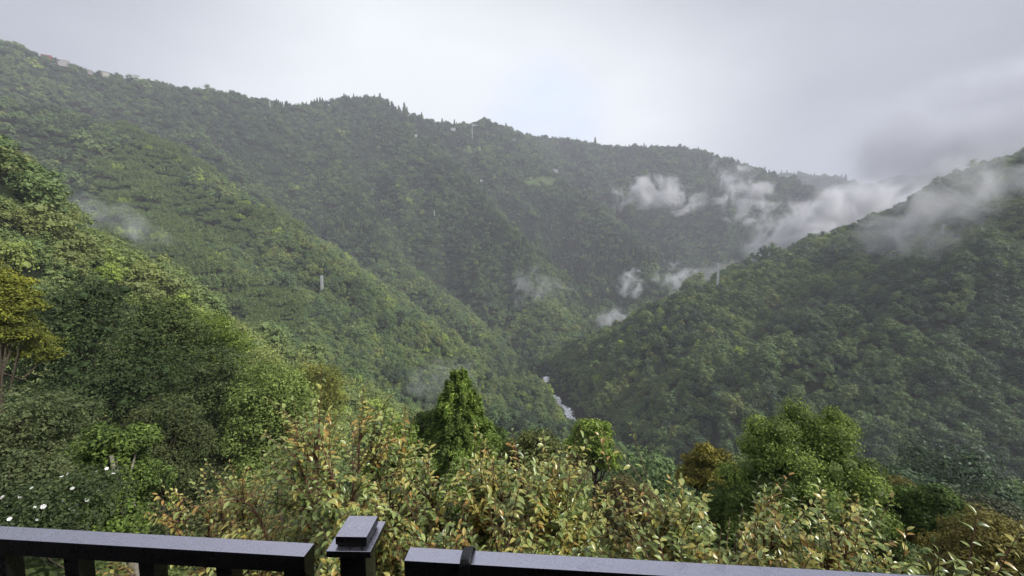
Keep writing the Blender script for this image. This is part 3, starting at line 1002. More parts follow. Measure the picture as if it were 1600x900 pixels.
VV = np.stack(VV, 1).reshape(-1, 3)
i = np.arange(len(tt) - 1)[:, None] * cols_; j = np.arange(cols_ - 1)[None, :]
mb = MB(); mb.add(VV, np.stack([i + j, i + j + 1, i + cols_ + j + 1, i + cols_ + j], -1).reshape(-1, 4))
tag(mb.build("stream_water", WATER, None, True), kind='structure')
ROCK = simple_mat("pale_rock", (0.42, 0.40, 0.38), 0.8, 0.2, var=0.35, scale=0.8)
mb = MB(); iv, if_ = ico()
for k in range(230):
    q = rng.integers(0, len(tt)); sd = rng.choice([-1, 1]); o_ = sd * w_[q] * rng.uniform(0.2, 1.35)
    s_ = rng.uniform(0.3, 1.3)
    c_ = np.array([cx_[q] + dy_[q] / ln_[q] * o_, cy_[q] - dx_[q] / ln_[q] * o_, cz_[q] + 0.4])
    mb.add(c_ + iv * s_ * rng.uniform(0.6, 1.2, 3) * (1 + 0.12 * rng.normal(size=(len(iv), 1))), if_)
tag(mb.build("stream_boulders", ROCK), "pale boulders along the stream", kind='stuff')

# ------------------------------------------------------------------ small fields on the far slope
FIELD = simple_mat("field_rows", (0.065, 0.095, 0.035), 0.9, 0.1, var=0.45, scale=0.12)
FL = ["light green field patch under the tall steel tower on the middle skyline", "pale green terraced field high on the far slope right of the tower", "thin yellow green strip field just under the left part of the main skyline"]
for (fx, fy, hw, hh_), lb_ in zip(FIELDS, FL):
    mb = MB()
    n_a, n_b = 16, 8
    g_ = []
    for b2 in range(n_b + 1):
        for a2 in range(n_a + 1):
            u_ = (a2 / n_a * 2 - 1); v_ = (b2 / n_b * 2 - 1)
            sq = math.sqrt(max(0.15, 1 - abs(v_) ** 2.5))
            p = hit(fx + u_ * hw * sq, fy + v_ * hh_, 600)
            g_.append((p.x, p.y, p.z + 0.6))
    i = np.arange(n_b)[:, None] * (n_a + 1); j = np.arange(n_a)[None, :]
    mb.add(g_, np.stack([i + j, i + n_a + 1 + j, i + n_a + 2 + j, i + j + 1], -1).reshape(-1, 4))
    tag(mb.build("terraced_field", FIELD), lb_, "field", "small fields on the far slope")

# ------------------------------------------------------------------ houses on the ridges
GLASS = simple_mat("dark_window", (0.05, 0.06, 0.07), 0.2, 0.5)
for (nm, px, py, w, d, h, wc, rc, kind, lb_), p in zip(SITES, SITE_P):
    e = empty("house", (p.x, p.y, p.z - 0.5), math.atan2(-p.x, p.y) * 0.6)
    tag(e, lb_, "house", "small buildings on the ridges")
    wm = simple_mat("house_wall", wc, 0.85, 0.2); rm = simple_mat("house_roof", rc, 0.7, 0.2)
    mb = MB(); mb.box((0, 0, (h + 3) / 2 - 5), (w, d, h + 13)); mb.build("wall", wm, e)
    top = h + 3
    mb = MB()
    if kind == "gable":
        r_h = d * 0.28
        hw, hd = w / 2 + 0.5, d / 2 + 0.6
        mb.add([(-hw, -hd, top - .1), (hw, -hd, top - .1), (hw, hd, top - .1), (-hw, hd, top - .1), (-hw, 0, top + r_h), (hw, 0, top + r_h)], [[0, 1, 5, 4], [2, 3, 4, 5], [0, 3, 2, 1]])
        mb.add([(-hw, -hd, top - .1), (-hw, 0, top + r_h), (-hw, hd, top - .1), (hw, -hd, top - .1), (hw, hd, top - .1), (hw, 0, top + r_h)], [[0, 1, 2], [3, 4, 5]])
    else:
        mb.box((0, 0, top + 0.2), (w + 1.2, d + 1.2, 0.45))
    mb.build("roof", rm, e)
    nw = max(2, int(w / 4.5))
    for k in range(nw):
        mb = MB(); mb.box(((k + 0.5) / nw * w - w / 2, -d / 2 - 0.03, top - h * 0.45), (1.5, 0.12, 1.4)); mb.build("window", GLASS, e)

# ------------------------------------------------------------------ steel towers
STEEL = simple_mat("galvanised_steel", (0.45, 0.46, 0.48), 0.6, 0.3, var=0.08)


def tower(px, py_top, py_foot, label, Y=None):
    if Y is None:
        p = hit(px, py_foot, 120)
    else:
        q = P(px, py_foot, Y); p = Vector((q.x, q.y, Hs(q.x, q.y)))
    ztop = P(px, py_top, p.y).z
    h = ztop - p.z
    e = empty("power_tower", tuple(p))
    tag(e, label, "tower", "steel towers on the mountainsides")
    b0, b1 = 1.15, 0.85
    for sx in (-1, 1):
        for sy in (-1, 1):
            mb = MB(); mb.tube([(sx * b0, sy * b0, -1), (sx * b1, sy * b1, h)], [0.22, 0.18], 5); mb.build("leg", STEEL, e)
    mb = MB(); n = max(6, int(h / 2.0))
    for k in range(n):
        z0_, z1_ = h * k / n, h * (k + 1) / n
        f0 = b0 + (b1 - b0) * k / n; f1 = b0 + (b1 - b0) * (k + 1) / n
        for (ax, ay, bx, by) in ((-1, -1, 1, -1), (1, -1, 1, 1), (1, 1, -1, 1), (-1, 1, -1, -1)):
            mb.tube([(ax * f0, ay * f0, z0_), (bx * f1, by * f1, z1_)], [0.14, 0.14], 4)
            mb.tube([(bx * f0, by * f0, z0_), (ax * f1, ay * f1, z1_)], [0.14, 0.14], 4)
            mb.tube([(ax * f1, ay * f1, z1_), (bx * f1, by * f1, z1_)], [0.12, 0.12], 4)
    o = mb.build("lattice_brace", STEEL, e); o["kind"] = 'stuff'
    for k in range(2):
        mb = MB(); zc = h - 0.6 - k * 2.4
        mb.tube([(-1.9, 0, zc), (1.9, 0, zc)], [0.13, 0.13], 4); mb.build("crossarm", STEEL, e)
    return e


tower(504, 431, 466, "pale steel tower on the left middle spur, nearest of the towers")
tower(738, 192, 219, "tall pale steel tower just under the middle skyline beside the notch")
tower(1121, 411, 447, "pale steel tower rising behind the ridge of the right hill", Y=497)
tower(1472, 350, 378, "faint steel tower in the mist on the right hill")
tower(422, 157, 173, "faint short steel tower on the main skyline left of the summit")
tower(679, 330, 350, "thin grey mast on the central slope left of the middle spur")

# ------------------------------------------------------------------ trees placed one by one
def spires_crown(rng, R, h, leaf, tl=0.45):
    mb = MB(); lobes = []
    subs = [(-0.66, 0.0, 0.48, 0.90), (-0.30, -0.2, 0.46, 0.95), (0.0, 0.1, 0.42, 1.0), (0.32, -0.15, 0.42, 0.975), (0.60, 0.1, 0.42, 0.92), (0.15, -0.55, 0.5, 0.74), (-0.4, -0.5, 0.45, 0.72), (0.55, -0.5, 0.42, 0.72), (-0.92, 0.1, 0.36, 0.70), (0.95, 0, 0.36, 0.72), (0.8, -0.3, 0.4, 0.5), (-0.8, -0.3, 0.4, 0.5), (0, 0.6, 0.55, 0.8), (-0.1, -0.3, 0.6, 0.5), (0.5, 0.1, 0.6, 0.5), (-0.5, 0.1, 0.6, 0.5)]
    for (sx, sy, sr, st) in subs:
        cx, cy2 = sx * R, sy * R
        top = h * st; bot = h * 0.20
        rr = sr * R * 0.86
        for q in range(24):
            t = rng.uniform(0, 1); zz = bot + (top - bot) * t
            prof = math.sqrt(max(0.02, 1 - max(0, (t - 0.45) / 0.55) ** 2))
            a = rng.uniform(0, 6.28)
            c = np.array([cx + math.cos(a) * rr * prof * 0.6, cy2 + math.sin(a) * rr * prof * 0.6, zz - 0.2 * R])
            lr = rr * 0.62 * (0.5 + 0.5 * prof) * rng.uniform(0.8, 1.2)
            n = 240
            d = rand_dirs(rng, n); d[:, 2] = np.abs(d[:, 2]) * 0.9 + d[:, 2] * 0.1 - 0.25 * (rng.random(n) < 0.4)
            pos = c + d * lr * (0.8 + 0.35 * rng.random((n, 1))) * np.array([1, 1, 1.15])
            young = 0.26 if (t > 0.72 and rng.random() < 0.75) else 0.0
            tt_ = np.clip(tl + young + rng.normal() * 0.07 + rng.normal(size=n) * 0.13, 0, 1)
            leaf_quads(mb, pos, d + rand_dirs(rng, n) * 0.8 + np.array([0, 0, 0.3]), leaf * rng.uniform(0.7, 1.3, n), rng, 0.5, tt_)
            iv, if_ = ico(); mb.add(c + iv * lr * 0.65, if_, tl)
            if q % 5 == 0: lobes.append((c, lr))
    return mb, lobes


def multi_crown(rng, R, h, leaf, per, flat, core, aspect=0.5, low_z=0.22, nsub=7):
    """a crown made of several leafy heads at different heights, the lower ones wider apart"""
    out = MB(); lobes = []
    heads = [(0.0, 0.0, 1.0, 0.50)]
    for q in range(nsub):
        t = (q + 1) / nsub
        a = q * 2.4 + rng.uniform(-0.4, 0.4)
        heads.append((math.cos(a) * R * (0.28 + 0.36 * t), math.sin(a) * R * (0.28 + 0.36 * t), 1.0 - (1 - low_z) * 0.62 * t * rng.uniform(0.8, 1.15), rng.uniform(0.40, 0.54)))
    heads.append((0, 0, 0.72, 0.62))
    for (x, y, tz, sr) in heads:
        r = R * sr; rz = min(r * rng.uniform(0.8, 1.1), h * 0.4)
        m_, lb = broad_crown(rng, r, rz, 0, 20, per, leaf, flat=flat, lobe=(0.26, 0.46), core=core, low=-0.95, spread=0.82, aspect=aspect, tl=0.5 + rng.normal() * 0.06)
        off = np.array([x, y, h * tz - rz * 1.05])
        for v, f, t in zip(m_.v, m_.f, m_.t):
            out.v.append(v + off); out.f.append(f + out.n - 0); out.t.append(t)
        # face indices in m_ run over the whole of m_
        out.n += m_.n
        lobes += [(c + off, lr) for c, lr in lb[::3]]
    return out, lobes


hr = np.random.default_rng(77)
HERO_OBJ = []
for (nm, kind, px, py, Y, wpx, leaf, cols, cat, lb_) in HEROES:
    top = P(px, py, Y)
    g = Hs(top.x, top.y)
    R = wpx / F * Y * 0.5
    h = max(top.z - g, R * 1.4)
    e = empty(nm, (top.x, top.y, top.z - h))
    tag(e, lb_, cat)
    fm = foliage_mat("leaves_of_" + kind, cols, trans=0.25, rough=0.6, spec=0.2)
    if kind == "conifer":
        vis = min(h, R * 3.4)
        mb = conifer_crown(hr, vis, R * 1.4, leaf, 60000 if wpx > 100 else 26000, z0=0.02, power=0.72)
        # offset crown upward
        for q in range(len(mb.v)): mb.v[q] = mb.v[q] + np.array([0, 0, h - vis])
        tr = MB(); tr.tube([(0, 0, -0.5), (0.05, 0, h * 0.5), (0, 0.03, h * 0.97)], [0.16, 0.11, 0.02], 7)
        for q in range(9):
            a = hr.uniform(0, 6.28); z_ = h - vis * hr.uniform(0.3, 0.95)
            tr.tube([(0, 0, z_), (math.cos(a) * R * 0.7, math.sin(a) * R * 0.7, z_ + 0.15 * R)], [0.05, 0.015], 5)
        bark = BARK
    elif kind == "spires":
        mb, lobes = spires_crown(hr, R, h, leaf)
        tr = trunk_mb(hr, h, 0.2, lobes, 0, 12, tip=0.6); bark = BARK
    elif kind == "twiggy":
        rz = R * 1.1
        mb, lobes = broad_crown(hr, R, rz, h - rz, 26, 26, leaf, flat=0.8, core=0, low=-0.8)
        tr = trunk_mb(hr, h, 0.11, lobes, h - rz, 26, tip=0.8)
        for q in range(40):
            l_ = lobes[hr.integers(len(lobes))]; c = l_[0] + np.array([0, 0, h - rz])
            tr.tube([c - np.array([0, 0, R * .5]), c, c + rand_dirs(hr, 1)[0] * l_[1] + np.array([0, 0, l_[1] * .6])], [0.03, 0.02, 0.008], 4)
        bark = simple_mat("brown_twigs", (0.16, 0.11, 0.07), 0.8, 0.1)
    else:
        lay = kind == "layered"; fea = kind == "feather"
        per = 150 if Y > 30 else 190
        hh_ = min(h, R * (3.0 if wpx > 130 or fea else 1.7))
        mb, lobes = multi_crown(hr, R, hh_, leaf, per, 0.5 if lay else (0.6 if fea else 0.75), 0.0 if fea else 0.3, low_z=0.0, nsub=12 if (wpx > 130 and not fea) else 7)
        for q in range(len(mb.v)): mb.v[q] = mb.v[q] + np.array([0, 0, h - hh_])
        lobes = [(c + np.array([0, 0, h - hh_]), lr) for c, lr in lobes]
        tr = trunk_mb(hr, h, min(0.028 * h, 0.22), lobes, 0, 14)
        bark = PALE_BARK if fea else BARK
    c = mb.build("crown", fm, e); c["kind"] = 'stuff'
    tr.build("trunk", bark, e, True)
    HERO_OBJ.append(e)

# ------------------------------------------------------------------ undergrowth below the near trees
UG = foliage_mat("undergrowth_leaves", [(0.03, 0.05, 0.018), (0.06, 0.09, 0.025), (0.11, 0.14, 0.04), (0.16, 0.15, 0.05)], leafvar=0.3, use_inst=True, gain=1.2)
ucoll = bpy.data.collections.new("undergrowth_variants")
ur = np.random.default_rng(9)
for k in range(4):
    mb, _ = broad_crown(ur, 1.0, 0.75, 0.45, 16, 110, 0.16, flat=0.7, lobe=(0.28, 0.45), core=0.7, low=-0.5)
    me = mb.mesh("undergrowth_variant_%d" % k, UG)
    o = bpy.data.objects.new("undergrowth_variant_%d" % k, me); ucoll.objects.link(o)
ux, uy, us = [], [], []
for (r0, r1, sp, sc) in [(3.2, 14, 0.9, 0.7), (14, 34, 1.6, 1.25), (34, 64, 2.6, 2.0)]:
    x, y = scatter(r0, r1, sp, ur)
    ux.append(x); uy.append(y); us.append(sc * ur.uniform(0.6, 1.3, len(x)))
ux = np.concatenate(ux); uy = np.concatenate(uy); us = np.concatenate(us); uz = H(ux, uy)
upx, upy = to_px(ux, uy, uz + 1.3 * us)
lim = np.interp(upx, OUT_X, OUT_Y)
gc = hit(60, 888, 2.5)
grassy = (np.abs(ux - gc.x) < 1.7) & (uy < gc.y + 1.5)
ok = (uy > 2.2) & (upy > lim) & (np.abs(upx - 800) < 1100) & ~grassy
ux, uy, uz, us = ux[ok], uy[ok], uz[ok], us[ok]
print("undergrowth", len(ux))
under = link("undergrowth", points_mesh("undergrowth", ux, uy, uz - 0.1, us, ur.integers(0, 4, len(ux)), np.clip(0.45 + fbm(ux / 6, uy / 6, 2) + ur.normal(size=len(ux)) * 0.12, 0, 1), ur.uniform(0, 6.28, len(ux))))
instancer(under, ucoll)
tag(under, "mixed bushes and ground cover on the slope below", kind='stuff')

# bright grass seen through the first gap of the railing
GRASS = foliage_mat("grass_blades", [(0.10, 0.15, 0.03), (0.17, 0.25, 0.05), (0.26, 0.33, 0.08)], trans=0.3)
n = 16000
gc = hit(60, 888, 2.5)
print('grass', gc)
gx = gc.x + ur.uniform(-1.6, 1.4, n); gy = gc.y + ur.uniform(-1.6, 1.6, n); gz = H(gx, gy)
a = ur.uniform(0, 6.28, n); hh = ur.uniform(0.12, 0.35, n); ww = 0.012
bx = np.cos(a) * ww; by = np.sin(a) * ww; lx = ur.normal(size=n) * 0.10; ly = ur.normal(size=n) * 0.10
Vg = np.stack([np.column_stack([gx - bx, gy - by, gz]), np.column_stack([gx + bx, gy + by, gz]), np.column_stack([gx + lx + bx * .3, gy + ly + by * .3, gz + hh]), np.column_stack([gx + lx - bx * .3, gy + ly - by * .3, gz + hh])], 1).reshape(-1, 3)
mb = MB(); mb.add(Vg, np.arange(4 * n).reshape(-1, 4), np.repeat(ur.uniform(0.2, 0.9, n), 4))
tag(mb.build("grass", GRASS), "short bright green grass", kind='stuff')

# ------------------------------------------------------------------ leafy shrubs right behind the railing
def leaf_mat():
    m, nt, out = new_mat("shrub_leaf")
    b = principled(nt, out, 0.33, 0.8)
    a = nt.nodes.new("ShaderNodeAttribute"); a.attribute_name = "tint"
    r = ramp_node(nt, [(0.08, 0.12, 0.030), (0.17, 0.23, 0.055), (0.33, 0.40, 0.12), (0.44, 0.41, 0.10), (0.42, 0.31, 0.075), (0.38, 0.16, 0.03)], [0, 0.25, 0.48, 0.68, 0.90, 1.0])
    nt.links.new(a.outputs["Fac"], r.inputs["Fac"])
    # undersides are paler and duller
    g = nt.nodes.new("ShaderNodeNewGeometry")
    mx0 = nt.nodes.new("ShaderNodeMix"); mx0.data_type = 'RGBA'; mx0.blend_type = 'MIX'
    nt.links.new(math_node(nt, 'MULTIPLY', g.outputs["Backfacing"], 0.2), mx0.inputs["Factor"])
    nt.links.new(r.outputs["Color"], mx0.inputs[6]); mx0.inputs[7].default_value = (0.30, 0.33, 0.16, 1)
    # mottling
    n = noise_node(nt, 40.0, 3, 0.6)
    hv = nt.nodes.new("ShaderNodeHueSaturation")
    nt.links.new(math_node(nt, 'MULTIPLY_ADD', n.outputs["Fac"], 0.9, 0.55), hv.inputs["Value"])
    nt.links.new(mx0.outputs[2], hv.inputs["Color"])
    nt.links.new(hv.outputs["Color"], b.inputs["Base Color"])
    t = nt.nodes.new("ShaderNodeBsdfTranslucent"); nt.links.new(hv.outputs["Color"], t.inputs["Color"])
    mx = nt.nodes.new("ShaderNodeMixShader"); mx.inputs[0].default_value = 0.28
    nt.links.new(b.outputs[0], mx.inputs[1]); nt.links.new(t.outputs[0], mx.inputs[2])
    nt.links.new(mx.outputs[0], out.inputs["Surface"])
    return m


LEAF = leaf_mat()
TWIG = simple_mat("red_brown_twig", (0.13, 0.065, 0.045), 0.6, 0.3, var=0.4, scale=15)


def leaf_template(width=0.42, bend=0.18, fold=0.10, curl=0.0):
    """unit long leaf along +X, upper face +Z, stalk at the origin: two strips of faces either side of a sunken midrib"""
    st_ = np.array([0.0, 0.10, 0.28, 0.52, 0.76, 0.92, 1.0])
    hw = np.array([0.008, 0.05, 0.36, 0.5, 0.37, 0.12, 0.0]) * width
    mid = np.column_stack([st_, np.zeros(7), -bend * st_ ** 2 + curl * np.sin(st_ * 5) * 0.03])
    up = np.column_stack([st_ - 0.02, hw, mid[:, 2] + fold * hw * 2])
    dn = np.column_stack([st_ - 0.02, -hw, mid[:, 2] + fold * hw * 2])
    Vt = np.concatenate([mid, up, dn])
    Ft = []
    for q in range(6):
        Ft.append([q, q + 1, 7 + q + 1, 7 + q]); Ft.append([14 + q, 14 + q + 1, q + 1, q])
    return Vt, np.array(Ft)


TEMPL = [leaf_template(0.42, 0.2, 0.2), leaf_template(0.46, 0.35, 0.3, 1), leaf_template(0.38, 0.5, 0.25), leaf_template(0.50, 0.1, 0.35, -1)]
NT = 9
LEAF_ME = {}
for k, (Vt, Ft) in enumerate(TEMPL):
    for t in range(NT):
        mb = MB(); mb.add(Vt, Ft, (t + 0.5) / NT)
        LEAF_ME[(k, t)] = mb.mesh("leaf", LEAF, True)


def make_shrub(seed, apex, R, lean, nmain, ntwig, leaf_len, tint_c, label, nown=240, tall=0.0, tint_w=0.2, zr=None):
    rng = np.random.default_rng(seed)
    ax, ay, az_ = apex
    az_ -= 0.42
    g = Hs(ax, ay)
    h = az_ - g
    base = np.array([ax - lean * 0.4, ay + 0.2, g])
    e = empty("leafy_shrub", tuple(base))
    tag(e, label, "shrub", "leafy shrubs along the railing")
    wood = MB()
    ccz = h - (zr or R * 0.9)
    starts = []
    for q in range(nmain):
        a = rng.uniform(0, 6.28); rr = R * rng.uniform(0.15, 0.95)
        end = np.array([lean * 0.4 + math.cos(a) * rr, -0.2 + math.sin(a) * rr * 0.8, h - (zr or R * 0.9) * (0.25 + 0.9 * (rr / R) ** 2) * rng.uniform(0.8, 1.15)])
        p0 = np.array([rng.normal() * 0.12, rng.normal() * 0.12, 0])
        t = np.linspace(0, 1, 8)[:, None]
        mid = p0 * (1 - t) + end * t
        mid[:, 2] = p0[2] + (end[2] - p0[2]) * (t[:, 0] ** 0.75)
        mid[1:-1] += rng.normal(size=(6, 3)) * 0.06
        wood.tube(mid, np.linspace(0.035, 0.008, 8), 6)
        for s_ in np.linspace(0.35, 1.0, 14):
            f = s_ * 7; i0 = min(6, int(f)); starts.append(mid[i0] + (mid[i0 + 1] - mid[i0]) * (f - i0))
    starts = np.array(starts)
    leaves = []
    for q in range(ntwig):
        s0 = starts[rng.integers(len(starts))]
        # outward goal on the shrub's domed surface
        d = s0 - np.array([lean * 0.4, 0, ccz - 0.4]); d = d / (np.linalg.norm(d) + 1e-6)
        d = d + rand_dirs(rng, 1)[0] * 0.65 + np.array([0, 0, 0.35]); d /= np.linalg.norm(d)
        Lt = rng.uniform(0.35, 0.85) * (1 + tall * (rng.random() < 0.07))
        n = 7
        t = np.linspace(0, 1, n)
        drop = rng.uniform(0.0, 0.45) if d[2] < 0.75 else rng.uniform(-0.05, 0.12)
        tw = s0 + d * Lt * t[:, None]; tw[:, 2] -= drop * Lt * t ** 2
        wood.tube(tw, np.linspace(0.0075, 0.0022, n), 4)
        nl = int(rng.integers(10, 17))
        tc_ = np.clip(tint_c + rng.normal() * tint_w, 0.03, 0.97)
        for l_ in range(nl):
            u = 0.22 + 0.78 * (l_ + rng.uniform(-0.2, 0.2)) / (nl - 1); u = min(max(u, 0.1), 1)
            f = u * (n - 1); i0 = min(n - 2, int(f)); pp = tw[i0] + (tw[i0 + 1] - tw[i0]) * (f - i0)
            td = tw[i0 + 1] - tw[i0]; td = td / np.linalg.norm(td)
            side = np.cross(td, [0, 0, 1]); sn = np.linalg.norm(side)
            side = side / sn if sn > 0.2 else rand_dirs(rng, 1)[0]
            sg = 1 if l_ % 2 else -1
            spread = rng.uniform(0.6, 1.2)
            xd = td * (0.9 if u < 0.95 else 2.2) + side * sg * spread + rand_dirs(rng, 1)[0] * 0.35 + np.array([0, 0, rng.uniform(-0.95, 0.1)])
            xd /= np.linalg.norm(xd)
            zd = np.array([0, 0, 1.0]) + rand_dirs(rng, 1)[0] * 0.45; zd -= xd * (zd @ xd); zd /= np.linalg.norm(zd) + 1e-6
            yd = np.cross(zd, xd)
            ln = leaf_len * rng.uniform(0.6, 1.25) * (0.75 if u > 0.93 else 1)
            tn = int(np.clip((tc_ + rng.normal() * 0.13 + (0.35 if rng.random() < 0.03 else 0)) * NT, 0, NT - 1))
            leaves.append((pp, xd, yd, zd, ln, int(rng.integers(4)), tn))
    w = wood.build("branches", TWIG, e, True); w["kind"] = 'stuff'
    # leaves that show largest: towards the camera and high up
    pos = np.array([l_[0] for l_ in leaves]) + base
    dist = np.linalg.norm(pos, axis=1)
    outer = pos[:, 2] - (az_ - 0.9 * np.hypot(pos[:, 0] - ax, pos[:, 1] - ay))
    score = -dist * 0.6 + 1.0 * outer + rng.normal(size=len(pos)) * 0.15
    vpx, vpy = to_px(pos[:, 0], pos[:, 1], pos[:, 2])
    score = np.where((vpx < 0) | (vpx > 1600) | (vpy > 890), score - 50, score)
    order = np.argsort(-score)
    ownset = set(order[:nown].tolist())
    mb = MB()
    for q, (pp, xd, yd, zd, ln, k, tn) in enumerate(leaves):
        if q in ownset:
            o = bpy.data.objects.new("leaf", LEAF_ME[(k, tn)])
            M = Matrix(((xd[0] * ln, yd[0] * ln, zd[0] * ln, pp[0]), (xd[1] * ln, yd[1] * ln, zd[1] * ln, pp[1]), (xd[2] * ln, yd[2] * ln, zd[2] * ln, pp[2]), (0, 0, 0, 1)))
            COL.objects.link(o); o.parent = e; o.matrix_local = M
        else:
            Vt, Ft = TEMPL[k]
            R3 = np.stack([xd, yd, zd]) * ln
            mb.add(Vt @ R3 + pp, Ft, (tn + 0.5) / NT)
    fo = mb.build("foliage", LEAF, e, True); fo["kind"] = 'stuff'
    return e, len(leaves)


SHRUBS = [
    # seed, px, py, Y, R, lean, mains, twigs, leaf, tint, label, nown, tall
    (1, 525, 610, 4.7, 1.25, 0.1, 18, 430, 0.125, 0.50, "tallest leafy shrub, its grey green tip left of the conifers", 280, 0.5),
    (2, 345, 722, 5.3, 1.45, 0.0, 16, 430, 0.105, 0.72, "ochre leaved shrub left of the tallest one", 220, 0.3),
    (3, 690, 694, 4.3, 1.05, 0.0, 14, 350, 0.120, 0.52, "shrub with green and rust leaves below the conifers", 220, 0.4),
    (4, 835, 690, 4.2, 0.95, 0.0, 14, 340, 0.120, 0.55, "leafy shrub with pale top leaves right of the rusty one", 220, 0.5),
    (5, 975, 800, 4.6, 1.10, 0.0, 12, 300, 0.105, 0.45, "low shrub in the dip between the two higher leafy shrubs", 180, 0.3),
    (6, 1120, 726, 4.0, 1.05, 0.0, 14, 350, 0.125, 0.55, "leafy shrub with reddish stems under the ochre tree", 240, 0.7),
    (7, 1290, 780, 3.4, 0.80, 0.0, 10, 210, 0.115, 0.60, "sprawling shrub with bare reddish shoots below the tall dense tree", 180, 0.5),
    (8, 1430, 822, 3.0, 0.75, 0.1, 10, 210, 0.110, 0.42, "green leafed shrub arching over the railing at right", 180, 0.5),
    (9, 1560, 890, 2.9, 0.70, 0.0, 8, 170, 0.110, 0.40, "last leafy shrub at the lower right corner", 120, 0.4),
    (10, 590, 800, 3.6, 1.10, 0.0, 12, 300, 0.110, 0.50, "shrub right behind the railing post below the tallest one", 180, 0.2),
    (11, 800, 810, 3.3, 1.00, 0.0, 12, 280, 0.110, 0.52, "shrub close behind the railing below the pale topped one", 160, 0.2),
    (12, 1090, 850, 3.0, 0.90, 0.0, 10, 230, 0.110, 0.47, "shrub close behind the railing right of the dip", 150, 0.2),
    (13, 400, 820, 4.3, 1.15, 0.0, 12, 280, 0.105, 0.58, "shrub close behind the railing below the ochre one", 160, 0.2),
]
tot_l = 0
for (sd, px, py, Y, R, lean, nm_, ntw, ll, tc_, lb_, nown, tall) in SHRUBS:
    e, c = make_shrub(sd, tuple(P(px, py, Y)), R, lean, nm_, int(ntw * 1.65), ll * 0.76, tc_ - 0.02, lb_, nown, tall)
    tot_l += c
print("shrub leaves", tot_l)

# ------------------------------------------------------------------ shrub with white blossoms, lower left
PETAL = simple_mat("white_petal", (0.82, 0.82, 0.80), 0.5, 0.3, var=0.05)
mbp = MB()
for k in range(5):
    a = k * 2 * PI / 5
    mbp.add([(0, 0, 0), (0.35 * math.cos(a - .5), 0.35 * math.sin(a - .5), .1), (0.95 * math.cos(a - .5), 0.95 * math.sin(a - .5), .16), (1.0 * math.cos(a + .5), 1.0 * math.sin(a + .5), .1), (0.35 * math.cos(a + .5), 0.35 * math.sin(a + .5), .1)], [[0, 1, 2, 3, 4]])
PET_ME = mbp.mesh("blossom", PETAL)
fr = np.random.default_rng(14)
SHM = foliage_mat("blossom_shrub_leaves", [(0.02, 0.035, 0.015), (0.05, 0.075, 0.025), (0.09, 0.12, 0.04)])
for (px, py, Y, R, nb, lb_) in [(-5, 775, 7.4, 0.9, 46, "dark leaved shrub full of white blossoms at the lower left edge"), (105, 745, 7.6, 1.05, 26, "dark leaved shrub with scattered white blossoms left of the bright small tree")]:
    top = P(px, py, Y); g = Hs(top.x, top.y); h = max(top.z - g, 1.2)
    e = empty("flowering_shrub", (top.x, top.y, top.z - h)); tag(e, lb_, "shrub", "white flowering shrubs at lower left")
    rz = min(0.6, h * 0.5)
    mb, lobes = broad_crown(fr, R, rz, h - rz, 34, 420, 0.07, flat=0.7, lobe=(0.2, 0.36), core=0.0, low=-0.8, spread=0.8)
    c = mb.build("foliage", SHM, e); c["kind"] = 'stuff'
    trunk_mb(fr, h, 0.03, lobes, h - rz, 8).build("branches", BARK, e, True)
    for q in range(nb):
        c, lr = lobes[fr.integers(len(lobes))]
        d = rand_dirs(fr, 1)[0]; d[2] = abs(d[2]); d[1] = -abs(d[1]); d /= np.linalg.norm(d)
        o = bpy.data.objects.new("blossom", PET_ME); COL.objects.link(o); o.parent = e
        o.location = Vector(c + d * lr * 1.25 + np.array([0, 0, h - rz]))
        o.rotation_euler = Vector(d + rand_dirs(fr, 1)[0] * 0.5).to_track_quat('Z', 'Y').to_euler()
        s_ = fr.uniform(0.024, 0.046); o.scale = (s_, s_, s_)

# ------------------------------------------------------------------ railing and deck
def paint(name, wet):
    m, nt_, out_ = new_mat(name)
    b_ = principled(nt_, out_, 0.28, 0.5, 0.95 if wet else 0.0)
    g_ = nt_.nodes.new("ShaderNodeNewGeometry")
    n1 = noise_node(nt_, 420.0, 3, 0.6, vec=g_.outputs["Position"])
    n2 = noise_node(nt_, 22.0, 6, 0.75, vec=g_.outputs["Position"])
    r1 = ramp_node(nt_, [(0.47, 0.46, 0.53), (0.58, 0.57, 0.65)] if wet else [(0.008, 0.008, 0.010), (0.014, 0.014, 0.016)], [0.35, 0.65])  # when wet: pale lavender that stands in for reflected sky
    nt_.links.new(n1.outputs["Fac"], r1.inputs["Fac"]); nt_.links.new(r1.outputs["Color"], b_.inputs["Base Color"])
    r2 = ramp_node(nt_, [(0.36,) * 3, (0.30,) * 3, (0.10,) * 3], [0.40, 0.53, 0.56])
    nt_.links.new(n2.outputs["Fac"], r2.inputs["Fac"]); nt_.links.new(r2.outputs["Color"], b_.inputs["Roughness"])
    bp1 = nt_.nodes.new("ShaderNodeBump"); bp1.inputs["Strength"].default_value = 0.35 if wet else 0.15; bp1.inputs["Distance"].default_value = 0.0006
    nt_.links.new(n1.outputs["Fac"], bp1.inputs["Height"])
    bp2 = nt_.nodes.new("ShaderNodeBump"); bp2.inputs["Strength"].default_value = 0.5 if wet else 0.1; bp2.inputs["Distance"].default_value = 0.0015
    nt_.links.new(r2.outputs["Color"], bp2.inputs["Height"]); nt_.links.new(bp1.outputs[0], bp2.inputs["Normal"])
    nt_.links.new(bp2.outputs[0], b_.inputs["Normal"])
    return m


PAINT = paint("black_paint", False)
WET_SHEEN = paint("wet_black_paint_sky_sheen", True)      # level faces: wet paint with the sky's reflection put into its colour


def wet_sheen_tops(o):
    o.data.materials.append(WET_SHEEN)
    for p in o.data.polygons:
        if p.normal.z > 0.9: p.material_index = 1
    return o


